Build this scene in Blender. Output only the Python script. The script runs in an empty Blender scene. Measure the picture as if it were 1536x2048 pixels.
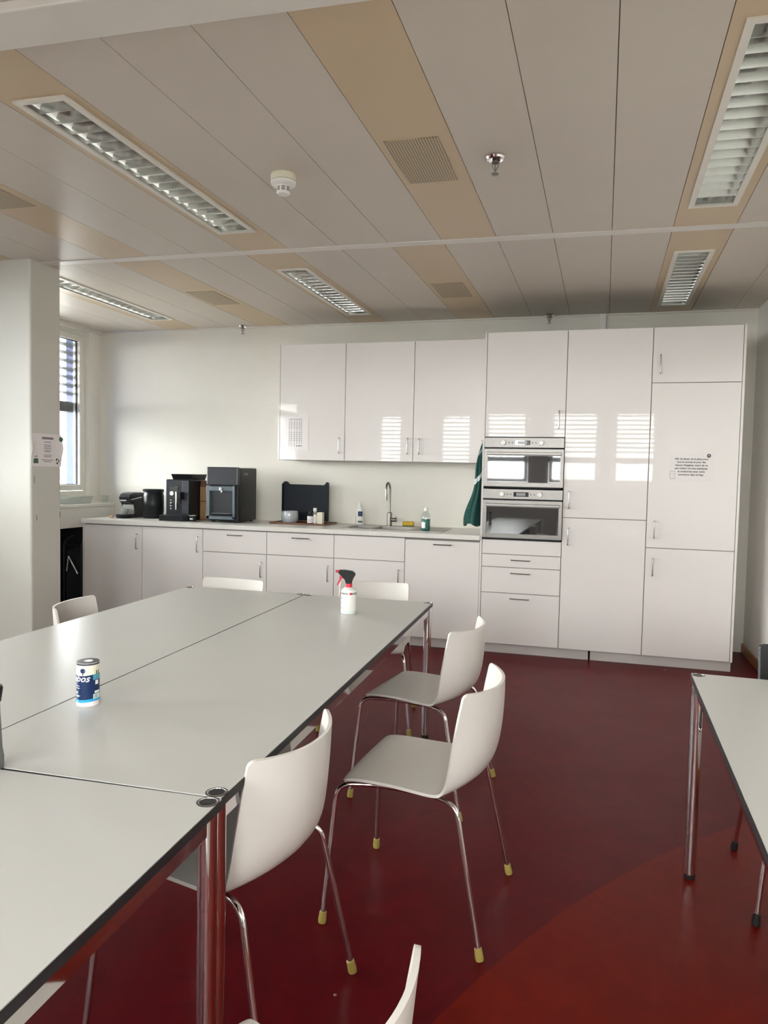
import bpy, bmesh, math, random
from mathutils import Vector, Matrix
random.seed(7)
S = bpy.context.scene
COL = S.collection
R = math.radians

# ------------------------------------------------------------------ camera
F = 1462.25
CAM = Vector((0.7765, -5.667, 1.3824))
YAW, PITCH, ROLL = -0.26794, -0.0523, 0.02056
_fw = Vector((math.sin(YAW) * math.cos(PITCH), math.cos(YAW) * math.cos(PITCH), math.sin(PITCH)))
_r0 = Vector((math.cos(YAW), -math.sin(YAW), 0))
_u0 = _r0.cross(_fw)
RT = _r0 * math.cos(ROLL) + _u0 * math.sin(ROLL)
UP = -_r0 * math.sin(ROLL) + _u0 * math.cos(ROLL)
cam = bpy.data.cameras.new('camera')
cam.sensor_fit = 'VERTICAL'
cam.sensor_height = 36
cam.sensor_width = 27
cam.lens = F / 2048 * 36
cam.clip_start = 0.05
camo = bpy.data.objects.new('camera', cam)
COL.objects.link(camo)
m = Matrix((RT, UP, -_fw)).transposed().to_4x4()
m.translation = CAM
camo.matrix_world = m
S.camera = camo


def px(u, v, ax, val):
    """the point where the photo pixel's ray meets the plane axis=val"""
    d = _fw + RT * ((u - 768) / F) - UP * ((v - 1024) / F)
    return CAM + d * ((val - CAM[ax]) / d[ax])


# ------------------------------------------------------------------ sky and exposure
W = bpy.data.worlds.new('overcast_sky')
S.world = W
W.use_nodes = True
bg = W.node_tree.nodes['Background']
bg.inputs[0].default_value = (1.0, 0.995, 0.98, 1)
bg.inputs[1].default_value = 6.0
vs = S.view_settings
vs.view_transform = 'Standard'
vs.look = 'None'
vs.gamma = 1
vs.use_curve_mapping = False
vs.exposure = 2.66
try:
    S.cycles.use_denoising = True
    S.cycles.denoiser = 'OPENIMAGEDENOISE'
    S.cycles.max_bounces = 14
    S.cycles.diffuse_bounces = 7
    S.cycles.glossy_bounces = 6
    S.cycles.transparent_max_bounces = 24
    S.cycles.sample_clamp_indirect = 6
    S.cycles.caustics_reflective = False
    S.cycles.caustics_refractive = False
except Exception:
    pass


# ------------------------------------------------------------------ materials
def s2l(c):
    return tuple(((x / 255) / 12.92 if x / 255 < 0.04045 else ((x / 255 + 0.055) / 1.055) ** 2.4) for x in c)


def mat(name, col, rough=0.5, metal=0.0, coat=0.0, var=0.04, scale=6.0, bump=0.0, bscale=60.0, spec=0.5, alpha=1, trans=0.0, bdist=0.004, stretch=None):
    M = bpy.data.materials.new(name)
    M.use_nodes = True
    n, l = M.node_tree.nodes, M.node_tree.links
    b = n['Principled BSDF']
    b.inputs['Roughness'].default_value = rough
    b.inputs['Metallic'].default_value = metal
    b.inputs['Coat Weight'].default_value = coat
    b.inputs['Coat Roughness'].default_value = 0.03
    b.inputs['Specular IOR Level'].default_value = spec
    b.inputs['Transmission Weight'].default_value = trans
    tc = n.new('ShaderNodeTexCoord')
    src = tc.outputs['Object']
    if stretch:
        mp = n.new('ShaderNodeMapping')
        mp.inputs['Scale'].default_value = stretch
        l.new(src, mp.inputs[0])
        src = mp.outputs[0]
    nz = n.new('ShaderNodeTexNoise')
    nz.inputs['Scale'].default_value = scale
    nz.inputs['Detail'].default_value = 5
    l.new(src, nz.inputs['Vector'])
    cr = n.new('ShaderNodeValToRGB')
    cr.color_ramp.elements[0].position = 0.3
    cr.color_ramp.elements[1].position = 0.7
    cr.color_ramp.elements[0].color = (*[max(0, c * (1 - var)) for c in col], 1)
    cr.color_ramp.elements[1].color = (*[min(1, c * (1 + var)) for c in col], 1)
    l.new(nz.outputs['Fac'], cr.inputs[0])
    l.new(cr.outputs[0], b.inputs['Base Color'])
    if bump:
        nb = n.new('ShaderNodeTexNoise')
        nb.inputs['Scale'].default_value = bscale
        nb.inputs['Detail'].default_value = 3
        l.new(src, nb.inputs['Vector'])
        bp = n.new('ShaderNodeBump')
        bp.inputs['Strength'].default_value = bump
        bp.inputs['Distance'].default_value = bdist
        l.new(nb.outputs['Fac'], bp.inputs['Height'])
        l.new(bp.outputs[0], b.inputs['Normal'])
        if coat:
            l.new(bp.outputs[0], b.inputs['Coat Normal'])
    return M


def emis_free_glass(name, tint=(0.96, 0.98, 0.98), refl=0.06):
    M = bpy.data.materials.new(name)
    M.use_nodes = True
    n, l = M.node_tree.nodes, M.node_tree.links
    n.remove(n['Principled BSDF'])
    out = n['Material Output']
    t = n.new('ShaderNodeBsdfTransparent')
    t.inputs[0].default_value = (*tint, 1)
    g = n.new('ShaderNodeBsdfGlossy')
    g.inputs['Roughness'].default_value = 0.02
    fr = n.new('ShaderNodeLayerWeight')
    pw_ = n.new('ShaderNodeMath')
    pw_.operation = 'POWER'
    pw_.inputs[1].default_value = 4
    l.new(fr.outputs['Facing'], pw_.inputs[0])
    ad = n.new('ShaderNodeMath')
    ad.operation = 'MULTIPLY_ADD'
    ad.inputs[1].default_value = 0.5
    ad.inputs[2].default_value = refl * 0.6
    l.new(pw_.outputs[0], ad.inputs[0])
    mx = n.new('ShaderNodeMixShader')
    l.new(ad.outputs[0], mx.inputs[0])
    l.new(t.outputs[0], mx.inputs[1])
    l.new(g.outputs[0], mx.inputs[2])
    l.new(mx.outputs[0], out.inputs[0])
    return M


MT = {}
MT['wall'] = mat('painted_woodchip_wall', (0.74, 0.715, 0.645), 0.75, var=0.015, scale=3, bump=0.35, bscale=70)
MT['wall_smooth'] = mat('painted_wall', (0.83, 0.81, 0.77), 0.6, var=0.015, scale=2)
MT['pillar'] = mat('painted_pillar', (0.62, 0.61, 0.555), 0.4, var=0.02, scale=2)
MT['ceil'] = mat('grey_beige_metal_panel', (0.60, 0.545, 0.475), 0.42, var=0.02, scale=1.5)
MT['tan'] = mat('tan_metal_panel', (0.58, 0.455, 0.30), 0.38, var=0.03, scale=1.5)
MT['trimw'] = mat('pale_metal_trim', (0.72, 0.69, 0.64), 0.35, var=0.02)
MT['gap'] = mat('dark_gap', (0.05, 0.045, 0.04), 0.8)
MT['gloss'] = mat('white_gloss_lacquer', (0.75, 0.715, 0.695), 0.02, spec=0.15, var=0.008, scale=2, bump=0.02, bscale=4, bdist=0.0006)
MT['carc'] = mat('white_melamine', (0.52, 0.49, 0.47), 0.5, var=0.01)
MT['carcd'] = mat('carcass_painted_gap_shade', (0.20, 0.175, 0.16), 0.6, var=0.01)  # white carcass coloured dark to paint in the shade of the door gaps
MT['plinth'] = mat('grey_white_plinth', (0.56, 0.52, 0.50), 0.4, var=0.02)
MT['work'] = mat('pale_stone_worktop', (0.68, 0.66, 0.62), 0.32, var=0.05, scale=9, stretch=(1, 6, 6))
MT['steel'] = mat('brushed_steel', (0.30, 0.28, 0.26), 0.34, 1.0, var=0.06, scale=30, stretch=(1, 1, 14))
MT['osteel'] = mat('dark_brushed_steel', (0.17, 0.16, 0.15), 0.34, 1.0, var=0.06, scale=30, stretch=(1, 1, 14))
MT['chrome'] = mat('polished_chrome', (0.78, 0.76, 0.76), 0.06, 1.0, var=0.01)
MT['handle'] = mat('handle_steel', (0.42, 0.40, 0.39), 0.25, 1.0, var=0.02)
MT['blackgl'] = mat('black_oven_glass', (0.012, 0.012, 0.014), 0.03, coat=1.0, var=0.05, spec=0.9)
MT['black'] = mat('black_plastic', (0.009, 0.010, 0.012), 0.32, spec=0.25, var=0.1)
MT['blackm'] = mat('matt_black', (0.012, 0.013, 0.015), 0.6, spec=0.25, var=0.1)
MT['darkblue'] = mat('dark_slate_board', (0.013, 0.017, 0.024), 0.5, spec=0.2, var=0.08)
MT['char'] = mat('charcoal_plastic', (0.018, 0.019, 0.022), 0.3, spec=0.3, var=0.06)
MT['bluegrey'] = mat('blue_grey_plastic', (0.12, 0.155, 0.18), 0.28, var=0.05)
MT['greypl'] = mat('grey_panel_plastic', (0.05, 0.053, 0.062), 0.22, spec=0.35, var=0.05)
MT['silver'] = mat('silver_plastic', (0.62, 0.63, 0.60), 0.25, 0.6, var=0.03)
MT['table'] = mat('pearl_grey_laminate', (0.50, 0.49, 0.465), 0.30, var=0.012, scale=3)
MT['edge'] = mat('black_table_edge', (0.014, 0.014, 0.016), 0.45)
MT['shell'] = mat('white_chair_plastic', (0.65, 0.615, 0.575), 0.38, var=0.01)
MT['shellb'] = mat('black_chair_plastic', (0.02, 0.02, 0.022), 0.4)
MT['yellow'] = mat('yellow_foot_cap', (0.42, 0.33, 0.09), 0.4, var=0.08)
MT['rubber'] = mat('black_rubber', (0.012, 0.012, 0.012), 0.6)
MT['white'] = mat('white_plastic', (0.80, 0.79, 0.76), 0.35, var=0.01)
MT['cream'] = mat('cream_plastic', (0.76, 0.73, 0.58), 0.4, var=0.02)
MT['enamel'] = mat('white_enamel_frame', (0.76, 0.73, 0.66), 0.35, var=0.02)
MT['alu'] = mat('satin_aluminium', (0.80, 0.81, 0.79), 0.16, 1.0, var=0.02)
MT['frame'] = mat('white_window_frame', (0.80, 0.80, 0.74), 0.35, var=0.01)
MT['slat'] = mat('grey_blind_slat', (0.15, 0.155, 0.155), 0.4, 0.3, var=0.03)
MT['blue'] = mat('blue_facade_metal', (0.012, 0.035, 0.17), 0.4, var=0.05)
MT['wood'] = mat('orange_wood_skirting', (0.36, 0.16, 0.06), 0.4, var=0.2, scale=14, stretch=(8, 1, 8))
MT['traywood'] = mat('brown_tray_wood', (0.16, 0.065, 0.028), 0.4, var=0.25, scale=20, stretch=(1, 6, 1))
MT['kraft'] = mat('kraft_paper', (0.33, 0.19, 0.085), 0.7, var=0.12, scale=20)
MT['kraftd'] = mat('dark_kraft_tape', (0.15, 0.06, 0.03), 0.6)
MT['ceramic'] = mat('grey_glazed_ceramic', (0.40, 0.44, 0.45), 0.18, coat=0.4, var=0.06)
MT['green'] = mat('dark_green_cotton', (0.005, 0.055, 0.046), 0.85, var=0.2, scale=40, bump=0.3, bscale=300)
MT['paper'] = mat('white_paper', (0.80, 0.76, 0.76), 0.5, var=0.01)
MT['sleeve'] = mat('clear_plastic_sleeve', (0.74, 0.70, 0.69), 0.15, spec=0.2, var=0.01)
MT['ink'] = mat('black_ink', (0.015, 0.013, 0.013), 0.6)
MT['inkg'] = mat('grey_ink', (0.22, 0.20, 0.21), 0.6)
MT['inkgreen'] = mat('green_ink', (0.06, 0.13, 0.07), 0.6)
MT['red'] = mat('red_plastic', (0.62, 0.03, 0.06), 0.3, var=0.05)
MT['navy'] = mat('navy_print', (0.006, 0.022, 0.085), 0.25, spec=0.3, var=0.05)
MT['sky'] = mat('bright_blue_print', (0.03, 0.36, 0.66), 0.25)
MT['teal'] = mat('teal_print', (0.06, 0.30, 0.42), 0.25)
MT['ink_w'] = mat('white_print', (0.82, 0.82, 0.82), 0.4)
MT['sponge'] = mat('yellow_sponge', (0.72, 0.45, 0.05), 0.9, var=0.15, scale=60, bump=0.6, bscale=200)
MT['spongeg'] = mat('green_scourer', (0.10, 0.18, 0.06), 0.9, var=0.2, scale=60)
MT['cork'] = mat('beige_foam', (0.66, 0.45, 0.25), 0.8)
MT['liquid'] = mat('green_soap', (0.0, 0.14, 0.09), 0.1, coat=0.5)
MT['aqua'] = mat('pale_aqua_liquid', (0.62, 0.78, 0.76), 0.15)
MT['lcd'] = mat('grey_display', (0.16, 0.17, 0.17), 0.2)
MT['glass'] = emis_free_glass('window_glass')
MT['cglass'] = emis_free_glass('clear_glass', (0.93, 0.95, 0.95))
MT['concrete'] = mat('pale_concrete', (0.55, 0.55, 0.52), 0.8, var=0.1, scale=2)
MT['asphalt'] = mat('grey_paving', (0.20, 0.195, 0.185), 0.9, var=0.1)
MT['bglass'] = mat('facade_glass', (0.10, 0.16, 0.18), 0.1, coat=0.5)
MT['leaf'] = mat('facade_green', (0.25, 0.35, 0.18), 0.7, var=0.2)
MT['tube'] = mat('unlit_fluorescent_tube', (0.78, 0.78, 0.76), 0.3)


MT['red_chip'] = mat('pale_red_scuff', (0.35, 0.17, 0.17), 0.6)


def lino(name, c1, c2):
    M = bpy.data.materials.new(name)
    M.use_nodes = True
    n, l = M.node_tree.nodes, M.node_tree.links
    b = n['Principled BSDF']
    tc = n.new('ShaderNodeTexCoord')
    n1 = n.new('ShaderNodeTexNoise')
    n1.inputs['Scale'].default_value = 9
    n1.inputs['Detail'].default_value = 8
    n1.inputs['Roughness'].default_value = 0.65
    n1.inputs['Distortion'].default_value = 1.2
    l.new(tc.outputs['Object'], n1.inputs['Vector'])
    cr = n.new('ShaderNodeValToRGB')
    cr.color_ramp.elements[0].position = 0.32
    cr.color_ramp.elements[1].position = 0.68
    cr.color_ramp.elements[0].color = (*c1, 1)
    cr.color_ramp.elements[1].color = (*c2, 1)
    l.new(n1.outputs['Fac'], cr.inputs[0])
    l.new(cr.outputs[0], b.inputs['Base Color'])
    n2 = n.new('ShaderNodeTexNoise')
    n2.inputs['Scale'].default_value = 3
    n2.inputs['Detail'].default_value = 6
    l.new(tc.outputs['Object'], n2.inputs['Vector'])
    mr = n.new('ShaderNodeMapRange')
    mr.inputs['To Min'].default_value = 0.36
    mr.inputs['To Max'].default_value = 0.46
    l.new(n2.outputs['Fac'], mr.inputs[0])
    l.new(mr.outputs[0], b.inputs['Roughness'])
    b.inputs['Specular IOR Level'].default_value = 0.14
    return M


MT['lino'] = lino('dark_red_linoleum', (0.082, 0.002, 0.0045), (0.12, 0.0035, 0.007))
MT['lino2'] = lino('orange_red_linoleum', (0.135, 0.005, 0.002), (0.175, 0.008, 0.003))


def perf(name):
    """tan metal with a grid of small punched holes"""
    M = bpy.data.materials.new(name)
    M.use_nodes = True
    n, l = M.node_tree.nodes, M.node_tree.links
    b = n['Principled BSDF']
    b.inputs['Roughness'].default_value = 0.45
    tc = n.new('ShaderNodeTexCoord')
    mp = n.new('ShaderNodeMapping')
    mp.inputs['Scale'].default_value = (85, 85, 0)
    l.new(tc.outputs['Object'], mp.inputs[0])
    fr = n.new('ShaderNodeVectorMath')
    fr.operation = 'FRACTION'
    l.new(mp.outputs[0], fr.inputs[0])
    d = n.new('ShaderNodeVectorMath')
    d.operation = 'DISTANCE'
    d.inputs[1].default_value = (0.5, 0.5, 0)
    l.new(fr.outputs[0], d.inputs[0])
    cr = n.new('ShaderNodeValToRGB')
    cr.color_ramp.elements[0].position = 0.36
    cr.color_ramp.elements[1].position = 0.42
    cr.color_ramp.elements[0].color = (0.16, 0.13, 0.085, 1)
    cr.color_ramp.elements[1].color = (0.58, 0.455, 0.30, 1)
    l.new(d.outputs['Value'], cr.inputs[0])
    l.new(cr.outputs[0], b.inputs['Base Color'])
    return M


MT['perf'] = perf('perforated_tan_metal')


def towelmat():
    M = MT['green'].copy()
    M.name = 'green_towel_with_white_stripe'
    n, l = M.node_tree.nodes, M.node_tree.links
    b = n['Principled BSDF']
    old = b.inputs['Base Color'].links[0].from_socket
    tc = n.new('ShaderNodeTexCoord')
    dp = n.new('ShaderNodeVectorMath')
    dp.operation = 'DOT_PRODUCT'
    dp.inputs[1].default_value = (-1.15, -0.5, 1.0)
    l.new(tc.outputs['Object'], dp.inputs[0])
    cr = n.new('ShaderNodeValToRGB')
    cr.color_ramp.interpolation = 'CONSTANT'
    e = cr.color_ramp.elements
    e[0].position = 0
    e[0].color = (0, 0, 0, 1)
    e[1].position = 0.405
    e[1].color = (1, 1, 1, 1)
    x = e.new(0.445)
    x.color = (0, 0, 0, 1)
    x = e.new(0.60)
    x.color = (0.35, 0.35, 0.35, 1)
    x = e.new(0.625)
    x.color = (0, 0, 0, 1)
    l.new(dp.outputs['Value'], cr.inputs[0])
    mx = n.new('ShaderNodeMix')
    mx.data_type = 'RGBA'
    l.new(cr.outputs[0], mx.inputs[0])
    l.new(old, mx.inputs[6])
    mx.inputs[7].default_value = (0.62, 0.66, 0.66, 1)
    l.new(mx.outputs[2], b.inputs['Base Color'])
    return M


MT['towel'] = towelmat()


# ------------------------------------------------------------------ mesh helpers
class MB:
    def __init__(s):
        s.bm = bmesh.new()

    def box(s, x0, x1, y0, y1, z0, z1, bev=0.0, fn=None):
        t = bmesh.new()
        vs_ = [t.verts.new((x, y, z)) for x in (x0, x1) for y in (y0, y1) for z in (z0, z1)]
        for f in ((0, 1, 3, 2), (4, 6, 7, 5), (0, 4, 5, 1), (2, 3, 7, 6), (0, 2, 6, 4), (1, 5, 7, 3)):
            t.faces.new([vs_[i] for i in f])
        if bev:
            bmesh.ops.bevel(t, geom=t.edges[:], offset=bev, segments=2, affect='EDGES', profile=0.5)
        return s._merge(t, fn, False)

    def _merge(s, t, fn=None, smooth=True):
        bmesh.ops.recalc_face_normals(t, faces=t.faces[:])
        mp = {}
        for v in t.verts:
            c = v.co
            if fn:
                c = Vector(fn(*c))
            mp[v] = s.bm.verts.new(c)
        for f in t.faces:
            try:
                s.bm.faces.new([mp[v] for v in f.verts]).smooth = smooth
            except ValueError:
                pass
        t.free()
        return s

    def lathe(s, prof, c=(0, 0, 0), seg=24, fn=None):
        """profile of (radius, z); closed at the ends where radius is 0"""
        t = bmesh.new()
        rings = []
        for r, z in prof:
            if r < 1e-6:
                rings.append([t.verts.new((c[0], c[1], c[2] + z))])
            else:
                rings.append([t.verts.new((c[0] + r * math.cos(2 * math.pi * k / seg), c[1] + r * math.sin(2 * math.pi * k / seg), c[2] + z)) for k in range(seg)])
        for a, b in zip(rings[:-1], rings[1:]):
            for k in range(seg):
                k2 = (k + 1) % seg
                if len(a) == 1 and len(b) == 1:
                    continue
                if len(a) == 1:
                    t.faces.new((a[0], b[k], b[k2]))
                elif len(b) == 1:
                    t.faces.new((a[k], a[k2], b[0]))
                else:
                    t.faces.new((a[k], a[k2], b[k2], b[k]))
        return s._merge(t, fn)

    def cyl(s, c, r, h, axis='z', seg=20, r2=None):
        r2 = r if r2 is None else r2
        def fn(x, y, z):
            if axis == 'x':
                x, y, z = z, x, y
            elif axis == 'y':
                x, y, z = x, z, y
            return (c[0] + x, c[1] + y, c[2] + z)
        return s.lathe([(0, 0), (r, 0), (r2, h), (0, h)], seg=seg, fn=fn)

    def tube(s, path, r, seg=10, caps=True):
        path = [Vector(p) for p in path]
        t = bmesh.new()
        rings = []
        prev = None
        for i, p in enumerate(path):
            d = (path[min(i + 1, len(path) - 1)] - path[max(i - 1, 0)]).normalized()
            if prev is None:
                a = Vector((0, 0, 1)) if abs(d.z) < 0.9 else Vector((1, 0, 0))
                nrm = (a - d * a.dot(d)).normalized()
            else:
                nrm = (prev - d * prev.dot(d)).normalized()
            prev = nrm
            bn = d.cross(nrm)
            rr = r[i] if isinstance(r, (list, tuple)) else r
            rings.append([t.verts.new(p + (nrm * math.cos(2 * math.pi * k / seg) + bn * math.sin(2 * math.pi * k / seg)) * rr) for k in range(seg)])
        for a, b in zip(rings[:-1], rings[1:]):
            for k in range(seg):
                t.faces.new((a[k], a[(k + 1) % seg], b[(k + 1) % seg], b[k]))
        if caps:
            t.faces.new(rings[0][::-1])
            t.faces.new(rings[-1])
        return s._merge(t)

    def prism(s, pts, axis, a0, a1, fn=None):
        """polygon pts extruded along an axis; pts are the other two coordinates in x,y,z order"""
        t = bmesh.new()
        def P(p, a):
            return {'x': (a, p[0], p[1]), 'y': (p[0], a, p[1]), 'z': (p[0], p[1], a)}[axis]
        A = [t.verts.new(P(p, a0)) for p in pts]
        B = [t.verts.new(P(p, a1)) for p in pts]
        t.faces.new(A)
        t.faces.new(B[::-1])
        for i in range(len(pts)):
            j = (i + 1) % len(pts)
            t.faces.new((A[i], A[j], B[j], B[i]))
        return s._merge(t, fn, False)

    def grid(s, P, nu, nv):
        """open surface from P[i][j]"""
        v = [[s.bm.verts.new(P[i][j]) for j in range(nv)] for i in range(nu)]
        for i in range(nu - 1):
            for j in range(nv - 1):
                s.bm.faces.new((v[i][j], v[i + 1][j], v[i + 1][j + 1], v[i][j + 1])).smooth = True
        return v

    def build(s, name, material, parent=None, loc=None, sharp=38, recalc=True):
        if recalc:
            bmesh.ops.recalc_face_normals(s.bm, faces=s.bm.faces[:])
        me = bpy.data.meshes.new(name)
        s.bm.to_mesh(me)
        s.bm.free()
        me.materials.append(MT[material] if isinstance(material, str) else material)
        flags = [p.use_smooth for p in me.polygons]
        if any(flags):
            me.set_sharp_from_angle(angle=R(sharp))
            me.polygons.foreach_set('use_smooth', flags)
        o = bpy.data.objects.new(name, me)
        COL.objects.link(o)
        if parent:
            o.parent = parent
        if loc:
            o.location = loc
        return o


def bent(pts, r=0.03, n=5):
    """path with rounded corners"""
    pts = [Vector(p) for p in pts]
    out = [pts[0]]
    for a, b, c in zip(pts[:-2], pts[1:-1], pts[2:]):
        d1 = (a - b)
        d2 = (c - b)
        k = min(r, d1.length * 0.48, d2.length * 0.48)
        p, q_ = b + d1.normalized() * k, b + d2.normalized() * k
        for i in range(n + 1):
            t = i / n
            out.append(p * (1 - t) ** 2 + b * 2 * t * (1 - t) + q_ * t * t)
    out.append(pts[-1])
    return out


def tag(o, label, cat, group=None):
    o['label'] = label
    o['category'] = cat
    if group:
        o['group'] = group
    return o


def thing(name, label, cat, loc=(0, 0, 0), rz=0.0, group=None):
    o = bpy.data.objects.new(name, None)
    o.empty_display_size = 0.1
    COL.objects.link(o)
    o.location = loc
    o.rotation_euler = (0, 0, rz)
    return tag(o, label, cat, group)


def struct(o):
    o['kind'] = 'structure'
    return o


def copy_tree(o, parent=None):
    c = o.copy()
    COL.objects.link(c)
    c.parent = parent
    for ch in list(o.children):
        copy_tree(ch, c)
    return c


def text_mesh(name, body, size, material, parent, fn, align='CENTER', spacing=1.0, shear=0.0, bold=0.0):
    """flat lettering turned into a mesh; fn maps the flat (x,y) to a local 3D point"""
    cu = bpy.data.curves.new(name, 'FONT')
    cu.body = body
    cu.size = size
    cu.align_x = align
    cu.space_line = spacing
    cu.shear = shear
    cu.offset = bold
    cu.resolution_u = 2
    ob = bpy.data.objects.new(name + '_tmp', cu)
    COL.objects.link(ob)
    dg = bpy.context.evaluated_depsgraph_get()
    me = bpy.data.meshes.new_from_object(ob.evaluated_get(dg))
    bpy.data.objects.remove(ob)
    for v in me.vertices:
        v.co = fn(v.co.x, v.co.y)
    me.materials.clear()
    me.materials.append(MT[material])
    o = bpy.data.objects.new(name, me)
    COL.objects.link(o)
    o.parent = parent
    return o


# ================================================================== the room
YB = 0.74      # back wall
XL = -3.98     # window wall
XR = 2.045     # right wall
YF = -7.5      # wall behind the camera
ZC = 2.741

b = MB()
b.box(XL - 0.3, XR + 0.2, YF - 0.3, YB + 0.2, -0.12, 0)
floor = struct(b.build('floor', 'lino'))
CX, CY, CR = 4.435, -5.617, 4.334
pts = []
for k in range(121):
    a = math.pi * (0.30 + 0.95 * k / 120)
    x, y = CX + CR * math.cos(a), CY + CR * math.sin(a)
    pts.append((min(x, XR), max(y, YF)))
poly = [p for i, p in enumerate(pts) if i == 0 or (Vector(p) - Vector(pts[i - 1])).length > 1e-4]
cut = [p for p in poly if p[0] < XR - 1e-6]
first = cut[0]
poly = [(XR, first[1])] + cut
poly += [(XR, YF)] if poly[-1][1] <= YF + 1e-4 else [(poly[-1][0], YF), (XR, YF)]
b = MB()
b.prism(poly, 'z', 0.0, 0.0008)
b.build('floor_inlay', 'lino2', floor)
b = MB()
for i, (u, v) in enumerate(((670, 1990),)):
    p = px(u, v, 2, 0)
    b.lathe([(0, 0.0018), (0.004 - i * 0.001, 0.0012), (0.005 - i * 0.001, 0.0)], (p.x, p.y, 0), 7)
p = px(1330, 1340, 2, 0)
b.lathe([(0, 0.003), (0.006, 0.002), (0.008, 0)], (p.x, p.y, 0), 7)
b.build('floor_scuff', 'red_chip', floor)

# back wall
b = MB()
b.box(XL - 0.3, XR + 0.2, YB, YB + 0.2, 0, ZC + 0.3)
struct(b.build('wall_back', 'wall'))
# thin boxed duct above the tall cupboards
p0 = px(1186, 645, 1, YB)
p1 = px(1212, 645, 1, YB)
b = MB()
b.box(p1.x - 0.05, p1.x, YB - 0.03, YB, 2.3, ZC, 0.002)
struct(b.build('trim_1', 'wall_smooth'))

# right wall and its skirting
b = MB()
b.box(XR, XR + 0.2, YF - 0.3, YB + 0.2, 0, ZC + 0.3)
struct(b.build('wall_right', 'wall_smooth'))
b = MB()
b.box(XR - 0.014, XR, YF, YB, 0.0, 0.075, 0.003)
struct(b.build('baseboard_right', 'wood'))

# window wall (left), openings along y
LW = [(-0.98, 0.0), (-2.62, 0.0), (-4.26, 0.0), (-5.90, 0.0), (-7.3, 0.0)]
pf = px(178, 850, 0, XL)                 # outer edge of the window frame nearest the back wall
WY1 = round(pf.y, 3)
zt = px(150, 668, 0, XL).z + 0.055
zb = px(170, 990, 0, XL).z
WZ0, WZ1 = zb, min(zt, ZC - 0.03)
wins = []
y1 = WY1
for k in range(4):
    wins.append((y1 - 1.42, y1))
    y1 -= 1.64


def wall_with_holes(name, along, fixed0, fixed1, a0, a1, holes, z0, z1, h0, h1, material):
    b = MB()
    def bx(p, q, c, d):
        if along == 'y':
            b.box(fixed0, fixed1, p, q, c, d)
        else:
            b.box(p, q, fixed0, fixed1, c, d)
    bx(a0, a1, z0, h0)
    bx(a0, a1, h1, z1)
    edges = [a0]
    for s_, e_ in sorted(holes):
        edges += [s_, e_]
    edges.append(a1)
    for i in range(0, len(edges), 2):
        if edges[i + 1] - edges[i] > 1e-4:
            bx(edges[i], edges[i + 1], h0, h1)
    return struct(b.build(name, material))


wall_with_holes('wall_left', 'y', XL - 0.09, XL, YF - 0.3, YB, wins, 0, ZC + 0.3, WZ0, WZ1, 'wall_smooth')
BW = [(1.16, 1.98), (0.10, 1.04), (-1.04, -0.18), (-1.98, -1.26), (-3.20, -2.60)]
wall_with_holes('wall_front', 'x', YF - 0.09, YF, XL, XR, BW, 0, ZC + 0.3, 1.24, 2.60, 'wall_smooth')

WN = [0]


def window(w, h, loc, rz, blind_to, slat_tilt, post=False):
    """window facing local -y (room side), origin bottom left; outside is local +y"""
    WN[0] += 1
    o = bpy.data.objects.new('window_%d' % WN[0], None)
    COL.objects.link(o)
    o.location = loc
    o.rotation_euler = (0, 0, rz)
    o['kind'] = 'structure'
    fo = 0.04
    b = MB()
    for (x0, x1, z0, z1) in ((0, fo, 0, h), (w - fo, w, 0, h), (fo, w - fo, 0, fo), (fo, w - fo, h - fo, h)):
        b.box(x0, x1, 0.01, 0.09, z0, z1, 0.003)
    b.build('window_frame', 'frame', o)
    b = MB()
    si = fo + 0.006
    sw = 0.058
    for (x0, x1, z0, z1) in ((si, si + sw, si, h - si), (w - si - sw, w - si, si, h - si), (si + sw, w - si - sw, si, si + sw), (si + sw, w - si - sw, h - si - sw, h - si)):
        b.box(x0, x1, -0.005, 0.075, z0, z1, 0.006)
    b.build('window_sash', 'frame', o)
    g0 = si + sw
    b = MB()
    b.box(g0 - 0.004, w - g0 + 0.004, 0.040, 0.046, g0 - 0.004, h - g0 + 0.004)
    b.build('pane', 'glass', o)
    b = MB()
    for (x0, x1, z0, z1) in ((g0, g0 + 0.008, g0, h - g0), (w - g0 - 0.008, w - g0, g0, h - g0), (g0, w - g0, g0, g0 + 0.006), (g0, w - g0, h - g0 - 0.006, h - g0)):
        b.box(x0, x1, 0.026, 0.040, z0, z1)
    b.build('gasket', 'rubber', o)
    # outside venetian blind
    z = h - 0.06
    k = 0
    me = None
    while z > blind_to + 0.13:
        if me is None:
            b = MB()
            cs, sn = math.cos(slat_tilt), math.sin(slat_tilt)
            for (t0, t1, zz) in ((-0.04, -0.034, 0.006), (-0.034, 0.034, 0.0), (0.034, 0.04, -0.006)):
                pts_ = [(t0, zz), (t1, zz), (t1, zz + 0.0025), (t0, zz + 0.0025)]
                b.prism([(0.125 + p_[0] * cs - p_[1] * sn, p_[0] * sn + p_[1] * cs) for p_ in pts_], 'x', 0.0, w)
            sl = b.build('blind_slat', 'slat', o, (0, 0, z))
            me = sl.data
        else:
            sl = bpy.data.objects.new('blind_slat', me)
            COL.objects.link(sl)
            sl.parent = o
            sl.location = (0, 0, z)
        z -= 0.078
        k += 1
    b = MB()
    b.box(0, w, 0.09, 0.16, blind_to, blind_to + 0.10, 0.004)
    b.build('blind_stack', 'slat', o)
    b = MB()
    for x in (0.012, w - 0.012):
        b.box(x - 0.010, x + 0.010, 0.115, 0.135, 0, h, 0.002)
    b.build('blind_rail', 'alu', o)
    return o


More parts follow.
